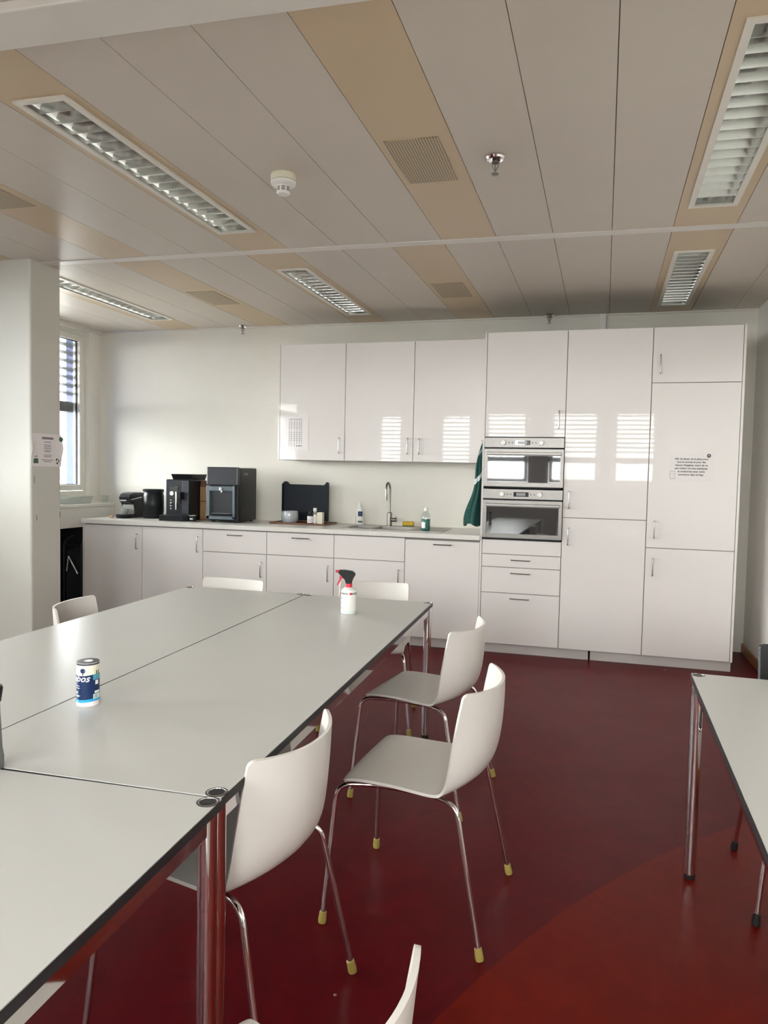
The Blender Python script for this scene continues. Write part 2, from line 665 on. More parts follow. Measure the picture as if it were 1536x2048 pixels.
for i, (a, c) in enumerate(wins):
    window(c - a, WZ1 - WZ0, (XL - 0.03, a, WZ0), R(90), (2.02 - WZ0 - 0.10) if i == 0 else (1.50 - WZ0 if i == 1 else 1.80 - WZ0 if i == 2 else 2.30 - WZ0), (-0.25, 0.6, 0.3, 0.3)[i])
for i, (a, c) in enumerate(BW):
    window(c - a, 1.36, (c, YF - 0.03, 1.24), R(180), 0.40 if i < 3 else 0.25, 0.48)

# blue facade posts between the windows; deep fins past the first added to block light
for i, (a, c) in enumerate(wins):
    b = MB()
    b.box(XL - 0.27, XL - 0.092, c + 0.0, c + 0.17, -0.4, 3.4, 0.006)
    b.box(XL - (0.31 if i == 0 else 0.95), XL - 0.27, c + 0.05, c + 0.12, -0.4, 3.4, 0.004)
    struct(b.build('trim_facade_post_and_shade_fin', 'blue'))

# unseen slab added over the left windows to block light from high sky
b = MB()
b.box(XL - 2.6, XL - 0.095, YF - 0.3, YB + 1.2, ZC + 0.02, ZC + 0.14)
struct(b.build('trim_added_sky_blocker', 'concrete'))

# sky portals in every window opening (they only guide the daylight)
def portal(loc, rot, w, h):
    L = bpy.data.lights.new('window_portal', 'AREA')
    L.shape = 'RECTANGLE'
    L.size = w
    L.size_y = h
    L.cycles.is_portal = True
    o = bpy.data.objects.new('window_portal', L)
    COL.objects.link(o)
    o.location = loc
    o.rotation_euler = rot


for a, c in wins:
    portal((XL - 0.32, (a + c) / 2, (WZ0 + WZ1) / 2), (0, R(-90), 0), WZ1 - WZ0, c - a)
for a, c in BW:
    portal(((a + c) / 2, YF - 0.32, 1.92), (R(90), 0, R(0)), c - a, 1.36)

# sill box and radiator niche under the window
ps = px(229, 1005, 1, YB)
SX = ps.x
SZ = ps.z
b = MB()
b.box(XL, SX + 0.012, YF, YB, SZ - 0.03, SZ, 0.004)
sill = struct(b.build('trim_window_sill', 'frame'))
b = MB()
b.box(SX - 0.02, SX, YF, YB, SZ - 0.215, SZ - 0.03)
b.build('sill_apron', 'wall_smooth', sill)
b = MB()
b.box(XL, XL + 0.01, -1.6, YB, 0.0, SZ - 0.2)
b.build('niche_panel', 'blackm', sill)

# pillar
PX1, PY0, PY1 = -2.735, -1.62, -1.33
b = MB()
q1 = px(60, 517, 2, ZC)
q2 = px(120, 541, 2, ZC)
PX1, PY0, PY1 = q1.x, q1.y, q2.y
b.box(PX1 - 0.55, PX1, PY0, PY1, 0, ZC + 0.02, 0.012)
pil = struct(b.build('pillar', 'pillar'))
b = MB()
for (yy, zz, hh) in ((PY0 + 0.03, 1.27, 0.05), (PY1 - 0.012, 1.29, 0.06), (PY0 + 0.05, 1.02, 0.035), (PY1 - 0.01, 1.03, 0.04)):
    b.box(PX1 - 0.001, PX1 + 0.0006, yy - 0.003, yy + 0.003, zz, zz + hh)
b.build('chipped_paint', 'inkg', pil)

# ------------------------------------------------------------------ ceiling
KS = (ZC - CAM.z) / (2.716 - CAM.z)


def cw(x, y, z=None):
    """ceiling grid: the strips run very slightly askew to the walls"""
    X = x + 0.022 * (y + 1.45)
    Y = y + 0.028 * (x - 0.5)
    X = CAM.x + (X - CAM.x) * KS
    Y = CAM.y + (Y - CAM.y) * KS
    X = min(max(X, XL), XR)
    Y = min(max(Y, YF), YB)
    return (X, Y) if z is None else (X, Y, z)


b = MB()
b.box(XL - 0.3, XR + 0.2, YF - 0.3, YB + 0.2, ZC + 0.12, ZC + 0.3)
ceiling = struct(b.build('ceiling', 'gap'))
G0, GD = 0.560, 0.309
zones = [(-1.425, 0.70), (-3.655, -1.49), (-7.40, -3.82)]
lights = []   # (centre x, y0, y1)
vents = []
TAN = {0: (-12, -9, -6, -3, 2), 1: (-12, -9, -6, -2, 2), 2: (-12, -9, -6, -2, 2)}
LIGHTS = {0: {-12: (-1.19, 0.26), -6: (-1.09, 0.32), 2: (-1.06, 0.34)},
          1: {-12: (-3.34, -1.83), -6: (-3.34, -1.83), 2: (-3.32, -1.78)},
          2: {-6: (-5.40, -3.90), 2: (-5.40, -3.90)}}
VENTS = {0: {-9: (-0.615, -0.195), -3: (-0.56, -0.147)}, 1: {-9: (-2.83, -2.39), -2: (-2.757, -2.32)}, 2: {}}
LW_ = 0.112      # half width of a luminaire
g = 0.0014
for zi, (ya, yb) in enumerate(zones):
    for k in range(-16, 5):
        x0, x1 = G0 + GD * k + g, G0 + GD * (k + 1) - g
        if cw(x1, ya)[0] <= XL + 0.02 or cw(x0, ya)[0] >= XR - 0.02:
            continue
        tan = k in TAN[zi]
        b = MB()
        fn = lambda x, y, z: cw(x, y, z)
        L = LIGHTS[zi].get(k)
        if L:
            xc = (x0 + x1) / 2 + (0.05 if (zi == 0 and k == -12) else 0)
            a0, a1 = L
            b.box(x0, x1, ya, a0 + 0.012, ZC, ZC + 0.02, fn=fn)
            b.box(x0, x1, a1 - 0.012, yb, ZC, ZC + 0.02, fn=fn)
            b.box(x0, xc - LW_ + 0.012, a0 + 0.012, a1 - 0.012, ZC, ZC + 0.02, fn=fn)
            b.box(xc + LW_ - 0.012, x1, a0 + 0.012, a1 - 0.012, ZC, ZC + 0.02, fn=fn)
            lights.append((xc, a0, a1, zi, k))
        else:
            b.box(x0, x1, ya, yb, ZC, ZC + 0.02, fn=fn)
        b.build('ceiling_panel', 'tan' if tan else 'ceil', ceiling)
        V = VENTS[zi].get(k)
        if V:
            vents.append(((x0 + x1) / 2 - 0.012, V[0], V[1], zi, k))
b = MB()
b.box(-4.3, 1.9, -1.492, -1.424, ZC - 0.005, ZC + 0.012, fn=lambda x, y, z: cw(x, y, z))
b.build('cross_trim', 'trimw', ceiling)
b = MB()
b.box(-4.3, 1.9, -3.822, -3.653, ZC - 0.03, ZC + 0.012, 0.006, fn=lambda x, y, z: cw(x, y, z))
b.build('cross_band', 'trimw', ceiling)
b = MB()
b.box(XL, XR, YB - 0.02, YB, ZC - 0.012, ZC + 0.01)
b.build('edge_trim', 'trimw', ceiling)
b = MB()
b.box(XL, XL + 0.055, YF, YB, ZC - 0.03, ZC + 0.01)
b.build('curtain_rail', 'trimw', ceiling)

LLAB = {(0, -12): 'long louvred ceiling light nearest the window, partly behind the pillar',
        (0, -6): 'louvred ceiling light above the coffee machine and the wall cupboards',
        (0, 2): 'louvred ceiling light with chipped frame above the tall fridge cupboard',
        (1, -6): 'large louvred ceiling light at upper left, left of the smoke detector',
        (1, 2): 'large louvred ceiling light at the upper right edge',
        (1, -12): 'louvred ceiling light on the far side of the pillar, out of view',
        (2, -6): 'louvred ceiling light behind the pale cross band at the top left corner',
        (2, 2): 'louvred ceiling light overhead behind the cross band, out of view'}
for (xc, a0, a1, zi, k) in lights:
    if (zi, k) in ((1, -12), (2, 2)):
        pass
    t = thing('ceiling_light', LLAB[(zi, k)], 'ceiling light', (0, 0, 0), 0, 'louvred ceiling lights')
    fn = lambda x, y, z: cw(x, y, z)
    b = MB()
    w_ = LW_
    fw_ = 0.026
    for (p0, p1, q0, q1_) in ((xc - w_, xc - w_ + fw_, a0, a1), (xc + w_ - fw_, xc + w_, a0, a1), (xc - w_ + fw_, xc + w_ - fw_, a0, a0 + fw_), (xc - w_ + fw_, xc + w_ - fw_, a1 - fw_, a1)):
        b.box(p0, p1, q0, q1_, ZC - 0.009, ZC - 0.0005, fn=fn)
    b.build('frame', 'enamel', t)
    b = MB()
    b.box(xc - w_ + 0.02, xc + w_ - 0.02, a0 + 0.02, a1 - 0.02, ZC + 0.085, ZC + 0.09, fn=fn)
    for sx in (-1, 1):
        # curved side reflectors
        prof = []
        for j in range(7):
            tt = j / 6
            prof.append((xc + sx * ((w_ - fw_) - 0.055 * tt * tt), ZC + 0.002 + 0.080 * tt))
        pts_ = prof + [(p_[0] + sx * 0.002, p_[1] + 0.001) for p_ in reversed(prof)]
        b.prism([(p_[0], p_[1]) for p_ in pts_], 'y', a0 + 0.02, a1 - 0.02, fn=fn)
    b.box(xc - w_ + 0.02, xc + w_ - 0.02, a0 + 0.018, a0 + 0.022, ZC, ZC + 0.09, fn=fn)
    b.box(xc - w_ + 0.02, xc + w_ - 0.02, a1 - 0.022, a1 - 0.018, ZC, ZC + 0.09, fn=fn)
    b.build('reflector', 'alu', t)
    b = MB()
    pa, pb = cw(xc, a0 + 0.04), cw(xc, a1 - 0.04)
    b.tube([(pa[0], pa[1], ZC + 0.07), (pb[0], pb[1], ZC + 0.07)], 0.008, 10)
    b.build('tube', 'tube', t)
    nb = 17
    me = None
    for j in range(1, nb):
        y = a0 + fw_ + (a1 - a0 - 2 * fw_) * j / nb
        if me is None:
            b = MB()
            hw = (w_ - fw_) * KS
            for pts_ in ([(-0.0012, 0.0), (0.0012, 0.0), (0.007, 0.045), (-0.007, 0.045)],):
                b.prism(pts_, 'x', -hw, hw)
            X, Y = cw(xc, y)
            o = b.build('louvre_blade', 'alu', t, (X, Y, ZC + 0.001))
            o.rotation_euler = (0, 0, 0.028)
            me = o.data
        else:
            o = bpy.data.objects.new('louvre_blade', me)
            COL.objects.link(o)
            o.parent = t
            X, Y = cw(xc, y)
            o.location = (X, Y, ZC + 0.001)
            o.rotation_euler = (0, 0, 0.028)
VLAB = {(0, -9): 'perforated tan air vent in the ceiling between the window light and the wall cupboards',
        (0, -3): 'small perforated tan air vent in the ceiling above the wall cupboards, near the oven tower',
        (1, -9): 'perforated tan air vent cut off at the left edge of the ceiling',
        (1, -2): 'large perforated tan air vent between smoke detector and sprinkler'}
for (xc, a0, a1, zi, k) in vents:
    b = MB()
    X, Y = cw(xc, (a0 + a1) / 2)
    hl = (a1 - a0) / 2 * KS
    fn = lambda x, y, z: (x + 0.022 * y, y + 0.028 * x, z)
    b.box(-0.115, 0.115, -hl, hl, -0.0025, 0, fn=fn)
    o = b.build('ceiling_vent', 'perf', None, (X, Y, ZC))
    tag(o, VLAB[(zi, k)], 'air vent', 'perforated ceiling vents')

# smoke detector
p = px(567, 350, 2, ZC)
t = thing('smoke_detector', 'round cream smoke detector with slotted white sensor on the ceiling', 'smoke detector', (p.x, p.y, ZC))
b = MB()
b.lathe([(0, 0), (0.056, 0), (0.058, -0.006), (0.058, -0.028), (0.056, -0.030)], seg=32)
b.build('base', 'cream', t)
b = MB()
b.lathe([(0.0535, -0.0295), (0.058, -0.033), (0.057, -0.043), (0.048, -0.050), (0.033, -0.052), (0.030, -0.054), (0, -0.054)], seg=32)
b.build('collar', 'white', t)
b = MB()
b.lathe([(0.031, -0.052), (0.031, -0.082), (0.026, -0.088), (0, -0.089)], seg=32)
b.build('sensor', 'white', t)
b = MB()
for zz in (-0.060, -0.067, -0.074):
    for k in range(8):
        a0 = 2 * math.pi * k / 8 + 0.12
        n_ = 5
        ang = [a0 + j * (2 * math.pi / 8 - 0.24) / (n_ - 1) for j in range(n_)]
        pts_ = [(0.0314 * math.cos(a), 0.0314 * math.sin(a)) for a in ang] + [(0.0300 * math.cos(a), 0.0300 * math.sin(a)) for a in reversed(ang)]
        b.prism(pts_, 'z', zz - 0.0018, zz + 0.0018)
b.build('slot', 'ink', t)

# sprinklers
def sprinkler(p, label):
    t = thing('sprinkler', label, 'sprinkler', p, 0, 'ceiling sprinklers')
    b = MB()
    b.lathe([(0.016, 0.0), (0.040, 0), (0.041, -0.008), (0.036, -0.016), (0.030, -0.018), (0.027, -0.012), (0.016, -0.002)], seg=28)
    b.build('escutcheon', 'chrome', t)
    b = MB()
    b.lathe([(0, 0), (0.013, 0), (0.013, -0.022), (0.016, -0.024), (0.016, -0.032), (0.006, -0.036), (0.0, -0.036)], seg=12)
    for s in (-1, 1):
        b.tube(bent([(s * 0.012, 0, -0.026), (s * 0.014, 0, -0.044), (s * 0.003, 0, -0.062)], 0.012, 4), 0.0028, 7)
    b.tube([(0, 0, -0.034), (0, 0, -0.075)], 0.0028, 7)
    b.build('nozzle', 'steel', t)
    b = MB()
    b.lathe([(0, -0.072), (0.015, -0.074), (0.015, -0.078), (0, -0.079)], seg=14)
    b.build('deflector', 'steel', t)


p = px(991, 312, 2, ZC)
sprinkler((p.x, p.y, ZC), 'chrome sprinkler head in the middle of the ceiling')
p = px(495, 655, 2, ZC)
sprinkler((p.x, min(p.y, YB - 0.09), ZC), 'small sprinkler head high above the coffee machine wall')
p = px(1100, 632, 2, ZC)
sprinkler((p.x, min(p.y, YB - 0.09), ZC), 'small sprinkler head above the oven tower')

# ================================================================== kitchen units
def vhandle(parent, x, z0, z1, y=0.0):
    b = MB()
    b.tube(bent([(x, y, z0 + 0.004), (x, y - 0.03, z0), (x, y - 0.03, z1), (x, y, z1 - 0.004)], 0.008, 3), 0.0042, 8)
    return b.build('handle', 'handle', parent)


def hhandle(parent, x0, x1, z, y=0.0):
    b = MB()
    b.tube(bent([(x0 + 0.004, y, z), (x0, y - 0.03, z), (x1, y - 0.03, z), (x1 - 0.004, y, z)], 0.008, 3), 0.0042, 8)
    return b.build('handle', 'handle', parent)


def front(parent, name, x0, x1, z0, z1, label=None):
    b = MB()
    gg = 0.0024
    b.box(x0 + gg, x1 - gg, 0, 0.018, z0 + gg, z1 - gg, 0.0012)
    o = b.build(name, 'gloss', parent)
    if label:
        o['label'] = label
    return o


TP = 0.016
DEPTH = YB - 0.025


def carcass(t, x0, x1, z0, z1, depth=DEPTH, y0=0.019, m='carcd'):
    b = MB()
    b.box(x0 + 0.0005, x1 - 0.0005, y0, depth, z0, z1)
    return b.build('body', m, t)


G = 'white gloss base cabinets'
labs = ['leftmost white gloss base cabinet with one door, next to the window niche',
        'white one-door base cabinet second from the window, under the coffee machine',
        'white base cabinet with handled drawer over a door, under the water dispenser',
        'white base cabinet with handled drawer over a door, under the wooden tray',
        'white sink base cabinet with handleless top panel over a door',
        'white full-height dishwasher front with a horizontal handle, beside the oven tower']
for i in range(6):
    x0 = -3.6 + 0.6 * i
    t = thing('dishwasher' if i == 5 else 'base_cabinet', labs[i], 'dishwasher' if i == 5 else 'cabinet', (x0, 0, 0.08), 0, None if i == 5 else G)
    if i == 4:
        b = MB()
        b.box(0.0005, 0.5995, 0.019, DEPTH, 0, 0.66)
        b.box(0.0005, 0.018, 0.019, DEPTH, 0.66, 0.7945)
        b.box(0.582, 0.5995, 0.019, DEPTH, 0.66, 0.7945)
        b.box(0.018, 0.582, 0.019, 0.035, 0.66, 0.7945)
        b.build('body', 'carcd', t)
    else:
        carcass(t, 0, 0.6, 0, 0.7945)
    if i == 0:
        b = MB()
        b.box(-TP, -0.001, 0, DEPTH, 0, 0.7945)
        b.build('side_panel', 'gloss', t)
    if i < 2:
        d = front(t, 'door', 0, 0.6, 0, 0.793)
        vhandle(d, 0.555, 0.59, 0.725)
    elif i < 5:
        d = front(t, 'door', 0, 0.6, 0, 0.6)
        vhandle(d, 0.555, 0.405, 0.535)
        d = front(t, 'drawer_front' if i < 4 else 'top_panel', 0, 0.6, 0.6, 0.793)
        if i < 4:
            hhandle(d, 0.235, 0.38, 0.753)
    else:
        d = front(t, 'door', 0, 0.6, 0, 0.785)
        hhandle(d, 0.235, 0.38, 0.753)
# plinth boards
for (x0, x1, lab) in ((-3.6, 0.838, 'long pale plinth board under the base cabinets and oven tower'), (0.852, 1.832, 'short pale plinth board under the two tall cupboards')):
    b = MB()
    b.box(x0, x1, 0.045, 0.061, 0.001, 0.079, 0.001)
    tag(b.build('plinth_board', 'plinth'), lab, 'plinth')

# worktop with a cut-out for the sink
SKX0, SKX1, SKY0, SKY1 = -1.20, -0.335, 0.115, 0.615
b = MB()
for (x0, x1, y0, y1) in ((-3.62, SKX0 + 0.012, -0.02, YB - 0.001), (SKX1 - 0.012, -0.001, -0.02, YB - 0.001), (SKX0 + 0.012, SKX1 - 0.012, -0.02, SKY0 + 0.012), (SKX0 + 0.012, SKX1 - 0.012, SKY1 - 0.012, YB - 0.001)):
    b.box(x0, x1, y0, y1, 0.881, 0.918)
tag(b.build('worktop', 'work'), 'long pale stone-look kitchen worktop along the back wall', 'worktop')
ZW = 0.918

# wall cabinets
labs = ['left wall cupboard with a printed table taped to its glossy door',
        'middle glossy white wall cupboard above the sink',
        'right glossy white wall cupboard next to the oven tower']
for i in range(3):
    t = thing('wall_cabinet', labs[i], 'cabinet', (-1.82 + 0.6 * i, 0.285, 1.485), 0, 'white gloss wall cabinets')
    carcass(t, 0, 0.6, 0, 1.0, YB - 0.285 - 0.002, m='carc')
    if i == 0:
        b = MB()
        b.box(-0.014, -0.001, 0, YB - 0.287, 0, 1.0)
        b.build('side_panel', 'gloss', t)
    d = front(t, 'door', 0, 0.6, 0, 1.0)
    hx = 0.555 if i < 2 else 0.055
    vhandle(d, hx, 0.065, 0.195)

# tall cabinets
t = thing('oven_tower', 'tall white oven cupboard with one top door and three bottom drawers', 'cabinet', (TP, 0, 0.08), 0, 'tall white cupboards')
b = MB()
b.box(-TP, -0.001, -0.002, DEPTH, 0, 2.4)
b.build('side_panel', 'gloss', t)
b = MB()
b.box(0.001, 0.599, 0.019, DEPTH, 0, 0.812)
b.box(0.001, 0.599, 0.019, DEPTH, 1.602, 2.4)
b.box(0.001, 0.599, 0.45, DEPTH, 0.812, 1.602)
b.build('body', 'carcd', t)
d = front(t, 'door', 0, 0.6, 1.602, 2.4)
vhandle(d, 0.553, 1.665, 1.80)
d = front(t, 'drawer_front', 0, 0.6, 0, 0.4)
hhandle(d, 0.228, 0.372, 0.362)
d = front(t, 'drawer_front', 0, 0.6, 0.4, 0.6)
hhandle(d, 0.228, 0.372, 0.558)
d = front(t, 'drawer_front', 0, 0.6, 0.6, 0.7)
hhandle(d, 0.228, 0.372, 0.66)
front(t, 'filler_panel', 0, 0.6, 0.7, 0.812)

t = thing('tall_cabinet', 'middle tall white cupboard with two doors between ovens and fridge', 'cabinet', (TP + 0.6, 0, 0.08), 0, 'tall white cupboards')
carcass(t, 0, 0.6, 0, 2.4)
d = front(t, 'door', 0, 0.6, 1.0, 2.4)
vhandle(d, 0.045, 1.07, 1.20)
d = front(t, 'door', 0, 0.6, 0, 1.0)
vhandle(d, 0.045, 0.795, 0.925)

t = thing('fridge_cabinet', 'right tall white fridge cupboard with three doors and a notice', 'cabinet', (TP + 1.2, 0, 0.08), 0, 'tall white cupboards')
carcass(t, 0, 0.6, 0, 2.4)
b = MB()
b.box(0.601, 0.617, -0.002, DEPTH, 0, 2.4)
b.build('side_panel', 'gloss', t)
d = front(t, 'door', 0, 0.6, 2.0, 2.4)
vhandle(d, 0.053, 2.065, 2.20)
d = front(t, 'door', 0, 0.6, 0.8, 2.0)
vhandle(d, 0.053, 0.87, 1.0)
d = front(t, 'door', 0, 0.6, 0, 0.8)
vhandle(d, 0.053, 0.595, 0.725)


# ovens
def oven(z0, z1, label):
    t = thing('oven', label, 'oven', (TP, 0, z0), 0, 'built-in ovens')
    h = z1 - z0
    b = MB()
    b.box(0.015, 0.585, 0.004, 0.44, 0.004, h - 0.004)
    b.build('body', 'blackm', t)
    pz0 = h - 0.078
    b = MB()
    b.box(0.002, 0.598, -0.014, 0.004, pz0, h - 0.003, 0.0015)
    cp = b.build('control_panel', 'osteel', t)
    zc = (pz0 + h) / 2 - 0.002
    for x in (0.145, 0.43):
        b = MB()
        b.cyl((x, -0.034, zc), 0.0185, 0.021, 'y', 24, 0.0195)
        kn = b.build('knob', 'osteel', cp)
        b = MB()
        b.cyl((x, -0.0352, zc), 0.0165, 0.0012, 'y', 24)
        b.build('knob_face', 'white', cp)
    for x in (0.188, 0.212, 0.363, 0.389):
        b = MB()
        b.cyl((x, -0.0165, zc), 0.0048, 0.003, 'y', 12)
        b.build('button', 'black', cp)
    b = MB()
    b.box(0.232, 0.346, -0.0155, -0.013, zc - 0.0175, zc + 0.0175, 0.001)
    b.build('display', 'blackgl', cp)
    b = MB()
    b.box(0.253, 0.322, -0.0162, -0.0150, zc - 0.0115, zc + 0.0115)
    b.build('display_screen', 'lcd', cp)
    # door
    dz1 = pz0 - 0.010
    b = MB()
    X0, X1, Z0, Z1 = 0.002, 0.598, 0.014, dz1
    gx0, gx1, gz0, gz1 = 0.030, 0.572, 0.048, dz1 - 0.052
    for (x0, x1, a, c) in ((X0, gx0, Z0, Z1), (gx1, X1, Z0, Z1), (gx0, gx1, Z0, gz0), (gx0, gx1, gz1, Z1)):
        b.box(x0, x1, -0.020, 0.004, a, c, 0.001)
    dr = b.build('door', 'osteel', t)
    b = MB()
    b.box(gx0 - 0.002, gx1 + 0.002, -0.0165, 0.0, gz0 - 0.002, gz1 + 0.002)
    b.build('door_glass', 'blackgl', dr)
    b = MB()
    b.box(0.022, 0.580, -0.052, -0.040, dz1 - 0.047, dz1 - 0.026, 0.003)
    for x in (0.04, 0.56):
        b.box(x - 0.006, x + 0.006, -0.042, -0.018, dz1 - 0.042, dz1 - 0.031)
    b.build('door_handle', 'osteel', dr)


oven(1.289, 1.680, 'upper stainless built-in oven with bright window reflections in its glass')
oven(0.894, 1.287, 'lower stainless built-in oven with dark glass, above the drawers')

# ------------------------------------------------------------------ notices
t = thing('fridge_notice', 'French notice in a clear sleeve on the fridge cupboard door', 'notice', (1.505, -0.001, 1.475))
b = MB()
b.box(-0.150, 0.150, -0.0012, 0, -0.104, 0.104)
b.build('sleeve', 'sleeve', t)
lines = ["Afin de laisser de la place pour", "tout le monde et pour des", "raisons d'hygiène, merci de ne", "pas mettre vos sacs plastiques", "et isothermes avec votre", "nourriture dans le frigo."]
text_mesh('lettering', '\n'.join(lines), 0.0180, 'ink', t, lambda x, y: (x + 0.0, -0.0016, y + 0.053), 'CENTER', 1.26, 0, 0.0005)
b = MB()
b.cyl((0.115, -0.0016, 0.083), 0.0135, 0.0004, 'y', 20)
b.build('emblem', 'ink', t)
b = MB()
b.box(0.108, 0.122, -0.0020, -0.0016, 0.085, 0.088)
b.box(0.109, 0.121, -0.0020, -0.0016, 0.079, 0.081)
b.build('emblem_mark', 'paper', t)
b = MB()
x0, x1, z0, z1 = -0.142, -0.108, -0.086, -0.030
for q in ((x0, x1, z0, z0 + 0.003), (x0, x1, z1 - 0.002, z1), (x0, x0 + 0.002, z0, z1), (x1 - 0.002, x1, z0, z1), (x0, x1, z1 - 0.020, z1 - 0.0185), (-0.126, -0.122, -0.066, -0.064)):
    b.box(q[0], q[1], -0.0018, -0.0013, q[2], q[3])
b.build('fridge_drawing', 'inkg', t)

pa = px(569, 833, 1, 0.283)
pb = px(616, 900, 1, 0.283)
t = thing('printed_table', 'white sheet with a printed grid in a sleeve on the left wall cupboard', 'notice', ((pa.x + pb.x) / 2, 0.284, (pa.z + pb.z) / 2))
w2, h2 = (pb.x - pa.x) / 2, (pa.z - pb.z) / 2
b = MB()
b.box(-w2, w2, -0.001, 0, -h2, h2)
b.build('sheet', 'sleeve', t)
b = MB()
gx0, gx1, gz0, gz1 = -w2 * 0.58, w2 * 0.45, -h2 * 0.78, h2 * 0.86
for fr_ in (0, 0.17, 0.42, 0.62, 0.83, 1.0):
    x = gx0 + (gx1 - gx0) * fr_
    b.box(x - 0.0016, x + 0.0016, -0.0014, -0.001, gz0 * (1 if fr_ < 0.5 else 0.82), gz1)
for fr_ in (1, 0.96, 0.86, 0.8, 0.73, 0.66, 0.5, 0.43, 0.36, 0.29, 0.22):
    z = gz0 + (gz1 - gz0) * fr_
    b.box(gx0, gx1, -0.0014, -0.001, z - 0.0011, z + 0.0011)
for j, (xx, ww) in enumerate(((0.02, 0.012), (0.04, 0.016), (0.062, 0.012))):
    b.box(xx - 0.02, xx - 0.02 + ww, -0.0014, -0.001, -h2 * 0.80, -h2 * 0.72)
b.build('printed_grid', 'inkg', t)

# poster on the pillar
q0 = px(66, 868, 0, PX1)
q1_ = px(124, 932, 0, PX1)
yc = (PY0 + PY1) / 2
zt_, zb_ = px(95, 868, 0, PX1).z, px(95, 933, 0, PX1).z
t = thing('recycling_poster', 'curled white recycling poster on the side of the pillar', 'poster', (PX1 + 0.002, yc, (zt_ + zb_) / 2))
hh = (zt_ - zb_) / 2
hw = (PY1 - PY0) / 2 + 0.004
b = MB()
N = 12
P = []
for i in range(N + 1):
    row = []
    for j in range(N + 1):
        yy = -hw + 2 * hw * i / N
        zz = -hh + 2 * hh * j / N
        e_ = abs(yy) / hw
        curl = 0.018 * max(0, e_ - 0.72) / 0.28 * math.exp(-((zz / hh - 0.15) / 0.45) ** 2)
        row.append((0.0015 + curl, yy * (1 - 0.03 * (1 if abs(zz) > 0.8 * hh else 0)), zz))
    P.append(row)
v0 = b.grid(P, N + 1, N + 1)
b.grid([[(x_[0] - 0.0008, x_[1], x_[2]) for x_ in r_] for r_ in P], N + 1, N + 1)
b.build('sheet', 'paper', t)
b = MB()
b.box(0.0016, 0.0021, -0.045, 0.065, hh * 0.66, hh * 0.80)
b.build('heading', 'inkg', t)
b = MB()
for (zf, wl) in ((0.50, 0.034), (0.32, 0.036), (0.22, 0.034), (0.12, 0.034), (0.0, 0.034), (-0.10, 0.030), (-0.30, 0.040), (-0.40, 0.034), (-0.60, 0.056), (-0.70, 0.034)):
    b.box(0.0016, 0.0020, 0.008 - wl, 0.008 + wl, hh * zf - 0.0022, hh * zf + 0.0022)
b.build('text_line', 'inkg', t)
b = MB()
b.box(0.0016, 0.0021, -0.125, -0.080, hh * -0.82, hh * -0.52, 0)
b.box(0.0016, 0.0021, -0.12, -0.105, hh * -0.46, hh * -0.34, 0)
b.box(0.0016, 0.0021, -0.10, -0.088, hh * -0.42, hh * -0.36, 0)
b.build('bin_symbol', 'inkgreen', t)
b = MB()
for k in range(3):
    a = R(90 + 120 * k)
    a2 = R(90 + 120 * k + 85)
    cy_, cz_, rr = 0.105, hh * -0.66, 0.017
    pts_ = []
    n_ = 5
    for j in range(n_):
        aa = a + (a2 - a) * j / (n_ - 1)
        pts_.append((cy_ + rr * math.cos(aa), cz_ + rr * 1.25 * math.sin(aa)))
    for j in reversed(range(n_)):
        aa = a + (a2 - a) * j / (n_ - 1)
        pts_.append((cy_ + rr * 0.5 * math.cos(aa), cz_ + rr * 0.6 * math.sin(aa)))
    b.prism(pts_, 'x', 0.0016, 0.0021)
b.build('recycling_symbol', 'ink', t)
b = MB()
b.cyl((0.004, hw - 0.012, hh * 0.72), 0.017, 0.008, 'x', 18)
b.build('magnet', 'inkgreen', t)

# ================================================================== on the worktop
def wx(u, y, v=1035):
    return px(u, v, 1, y).x


def wz(v, y, u=400):
    return px(u, v, 1, y).z


# pod coffee machine
yf = 0.30
x0, x1 = wx(237, yf), wx(262, yf)
xm = (x0 + x1) / 2
ht = wz(984, yf + 0.1, 255) - ZW
t = thing('pod_coffee_machine', 'small rounded black pod coffee machine at the window end of the worktop', 'coffee machine', (xm, yf, ZW))
hw = (x1 - x0) / 2
b = MB()
prof = [(0.065, 0.0), (0.27, 0.0), (0.275, ht * 0.6), (0.262, ht * 0.86), (0.22, ht * 0.97), (0.15, ht), (0.06, ht * 0.985), (0.015, ht * 0.93), (-0.005, ht * 0.82), (0.005, ht * 0.62), (0.03, ht * 0.57), (0.06, ht * 0.55)]
b.prism(prof, 'x', -hw, hw)
bmesh.ops.bevel(b.bm, geom=[e for e in b.bm.edges if abs(e.verts[0].co.x - e.verts[1].co.x) < 1e-6], offset=0.012, segments=3, affect='EDGES')
b.build('body', 'char', t)
b = MB()
b.lathe([(0, 0.0), (hw * 1.0, 0.0), (hw * 1.12, 0.012), (hw * 1.12, 0.034), (0, 0.034)], (0, 0.01, 0), 24, fn=lambda x, y, z: (x, y * 1.15 - 0.01, z))
b.build('drip_tray', 'black', t)
b = MB()
b.box(-hw * 0.93, hw * 0.93, 0.052, 0.064, 0.036, ht * 0.52)
b.build('front_panel', 'silver', t)
b = MB()
b.lathe([(0, 0.0), (0.022, 0.0), (0.034, 0.03), (0.036, 0.052), (0.033, 0.052), (0.02, 0.006), (0, 0.006)], (-0.005, 0.008, 0.036), 20)
tag(b.build('espresso_cup', 'ceramic', None, (xm, yf, ZW)), 'small pale cup under the spout of the pod coffee machine', 'cup')
b = MB()
b.tube(bent([(-hw * 1.04, 0.16, ht * 0.80), (-hw * 1.04, 0.01, ht * 0.72), (hw * 1.04, 0.01, ht * 0.72), (hw * 1.04, 0.16, ht * 0.80)], 0.03, 5), 0.006, 8)
b.build('lever', 'silver', t)
b = MB()
